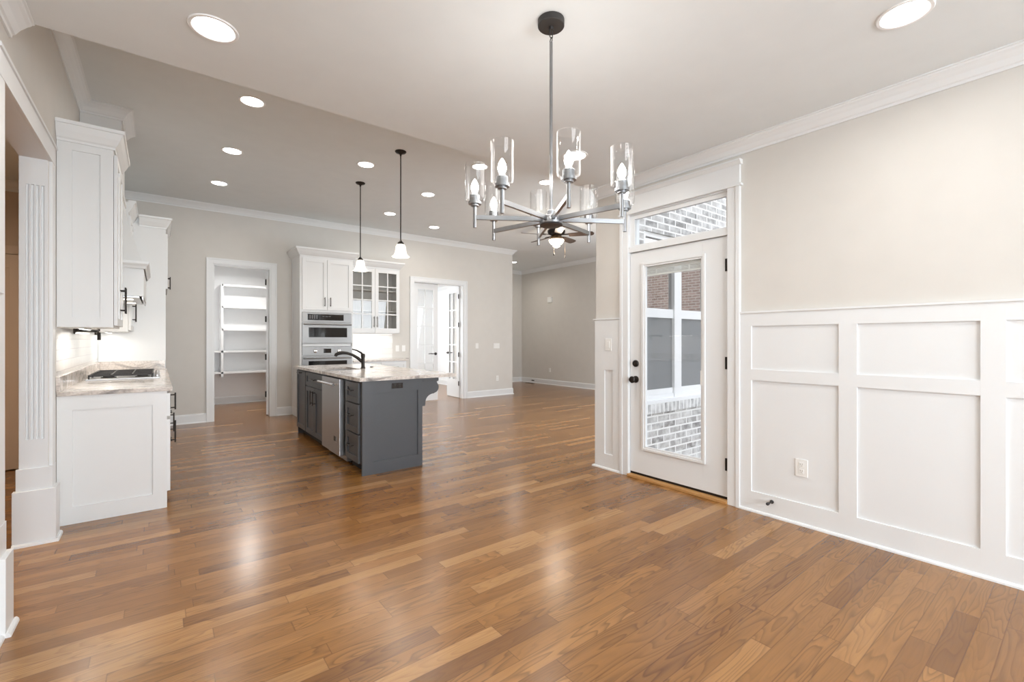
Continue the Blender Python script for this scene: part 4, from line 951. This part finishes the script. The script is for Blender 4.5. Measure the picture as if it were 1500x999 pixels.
# ------------------------------------------------------------------ chandelier
CXc, CYc, ZH, RA = 1.455, 1.575, 1.835, .357
chd = thing('chandelier', 'eight arm gunmetal chandelier with clear cylinder glass shades in the dining area', 'chandelier', (CXc, CYc, ZD))
c0 = (CXc, CYc, 0)
MB().lathe([(.062, ZD - .0005), (.062, ZD - .028), (.059, ZD - .031), (.012, ZD - .033), (.010, ZD - .045), (0, ZD - .045)], c0, 36).build('canopy', M_DARKGUN, chd)
MB().torus((CXc, CYc, ZD - .062), .009, .0022, Matrix.Rotation(PI / 2, 3, 'X'), stretch=.012).torus((CXc, CYc, ZD - .095), .013, .0024, Matrix.Rotation(PI / 2, 3, 'X') @ Matrix.Rotation(0, 3, 'Z') @ Matrix.Rotation(PI / 2.6, 3, 'Y')).build('chain', M_DARKGUN, chd)
MB().tube([(CXc, CYc, ZD - .105), (CXc, CYc, ZH + .02)], .0075, 16).build('rod', M_GUN, chd)
MB().lathe([(0, ZH - .026), (.050, ZH - .026), (.054, ZH - .022), (.054, ZH - .012), (.048, ZH - .010), (.048, ZH + .010), (.046, ZH + .013), (.018, ZH + .014), (.018, ZH + .040), (.014, ZH + .044), (0, ZH + .044)], c0, 36).build('hub', M_GUN, chd)
MB().lathe([(0, ZH - .034), (.012, ZH - .033), (.052, ZH - .030), (.0545, ZH - .026), (0, ZH - .026)], c0, 36).build('hub_cover', M_DARKGUN, chd)
for k in range(8):
    a = -0.5526 + k * PI / 4; dx, dy = math.cos(a), math.sin(a); px, py = CXc + RA * dx, CYc + RA * dy
    m_ = MB(); A = Vector((CXc + .04 * dx, CYc + .04 * dy, ZH)); B = Vector((px, py, ZH)); sd = Vector((-dy, dx, 0)) * .0065
    pts = [(A + sd, -.010), (A - sd, -.010), (A - sd, .010), (A + sd, .010)]
    va = [m_.bm.verts.new(p + Vector((0, 0, z))) for p, z in pts]; vb = [m_.bm.verts.new(p + (B - A) + Vector((0, 0, z))) for p, z in pts]
    m_.bm.faces.new(va); m_.bm.faces.new(vb[::-1])
    for i in range(4): m_.bm.faces.new((va[i], vb[i], vb[(i + 1) % 4], va[(i + 1) % 4]))
    arm = m_.build('arm', M_GUN, chd)
    MB().lathe([(0, ZH - .048), (.0085, ZH - .048), (.0085, ZH + .058), (0, ZH + .058)], (px, py, 0), 20).build('post', M_GUN, arm)
    MB().lathe([(0, ZH + .050), (.016, ZH + .050), (.019, ZH + .051), (.019, ZH + .060), (.030, ZH + .060), (.030, ZH + .072), (.024, ZH + .072), (.024, ZH + .10), (.021, ZH + .102), (0, ZH + .102)], (px, py, 0), 28).build('cup', M_GUN, arm)
    z0 = ZH + .074; R = .0465
    MB().lathe([(.027, z0 + .001), (.040, z0 + .003), (.0455, z0 + .009), (R, z0 + .018), (R, z0 + .169), (R + .0008, z0 + .1705), (R + .0004, z0 + .1725), (R - .0015, z0 + .173), (R - .003, z0 + .172), (R - .0028, z0 + .169), (R - .0028, z0 + .022), (.0425, z0 + .012), (.037, z0 + .006), (.027, z0 + .004)], (px, py, 0), 36, caps=False).build('glass_shade', M_SHADE, arm)
    lit = k not in (1, 2)
    zb = ZH + .100
    MB().lathe([(.011, zb), (.0115, zb + .018), (.0165, zb + .026), (.0185, zb + .038), (.0145, zb + .056), (.007, zb + .070), (.002, zb + .077), (0, zb + .078)], (px, py, 0), 20, caps=False).build('bulb', M_BULB if lit else M_BULBOFF, arm)
l = bpy.data.lights.new('chandelier_lamp', 'POINT'); l.energy = 12; l.color = (1, .97, .93); l.shadow_soft_size = .25
o = bpy.data.objects.new('chandelier_lamp', l); COL.objects.link(o); o.location = (CXc, CYc, ZH + .22)

# ------------------------------------------------------------------ ceiling fan in the great room
FX, FY = 5.53, 5.85
cf = thing('ceiling_fan', 'five blade dark ceiling fan with glowing bowl light in the great room', 'ceiling fan', (FX, FY, ZK))
c0 = (FX, FY, 0)
MB().lathe([(.07, ZK - .0005), (.07, ZK - .02), (.03, ZK - .06), (.014, ZK - .07), (0, ZK - .07)], c0, 28).build('canopy', M_BRONZE, cf)
MB().tube([(FX, FY, ZK - .065), (FX, FY, 3.235)], .013).build('downrod', M_BRONZE, cf)
MB().lathe([(0, 3.27), (.02, 3.265), (.045, 3.235), (.13, 3.215), (.155, 3.195), (.155, 3.165), (.14, 3.135), (.09, 3.11), (0, 3.11)], c0, 36).build('motor_housing', M_BRONZE, cf)
MB().lathe([(0, 3.112), (.085, 3.112), (.10, 3.08), (.12, 3.05), (.125, 3.032), (0, 3.03)], c0, 32).build('light_fitter', M_BRASSLIT, cf)
MB().lathe([(.132, 3.032), (.136, 3.02), (.122, 2.99), (.092, 2.958), (.062, 2.944), (.066, 2.925), (.050, 2.908), (.02, 2.898), (0, 2.896)], c0, 32, caps=False).build('bowl_shade', M_FANBOWL, cf)
for k in range(5):
    a = math.radians(-55 + 72 * k); ca, sa = math.cos(a), math.sin(a); m_ = MB()
    def bl3(u, v, w_): return (FX + ca * u - sa * v, FY + sa * u + ca * v, 3.105 + w_ - v * .24)
    out = [(.22, -.055), (.40, -.066), (.60, -.070), (.64, -.055), (.66, 0), (.64, .055), (.60, .070), (.40, .066), (.22, .055)]
    m_.prism(out, bl3, -.004, .004); b_ = m_.build('blade', M_FAN, cf)
    MB().prism([(.10, -.018), (.19, -.018), (.25, -.040), (.28, -.03), (.28, .03), (.25, .040), (.19, .018), (.10, .018)], lambda u, v, w_: (FX + ca * u - sa * v, FY + sa * u + ca * v, 3.118 + w_ - v * .14), -.004, .004).build('blade_iron', M_BRONZE, b_)
for (ox, oy, ln_) in ((-.055, -.02, 2.74), (.075, -.06, 2.71)):
    p = MB().tube([(FX + ox * 1.6, FY + oy * 1.6, 3.04), (FX + ox * 1.6, FY + oy * 1.6, ln_ + .04)], .0015, 6).build('pull_chain', M_BRASSLIT, cf)
    MB().lathe([(0, ln_), (.009, ln_ + .004), (.009, ln_ + .035), (.003, ln_ + .045), (0, ln_ + .045)], (FX + ox * 1.6, FY + oy * 1.6, 0), 12).build('fob', M_BRONZE, p)
l = bpy.data.lights.new('fan_lamp', 'POINT'); l.energy = 24; l.color = (1, .88, .72); l.shadow_soft_size = .08
o = bpy.data.objects.new('fan_lamp', l); COL.objects.link(o); o.location = (FX, FY, 2.82)
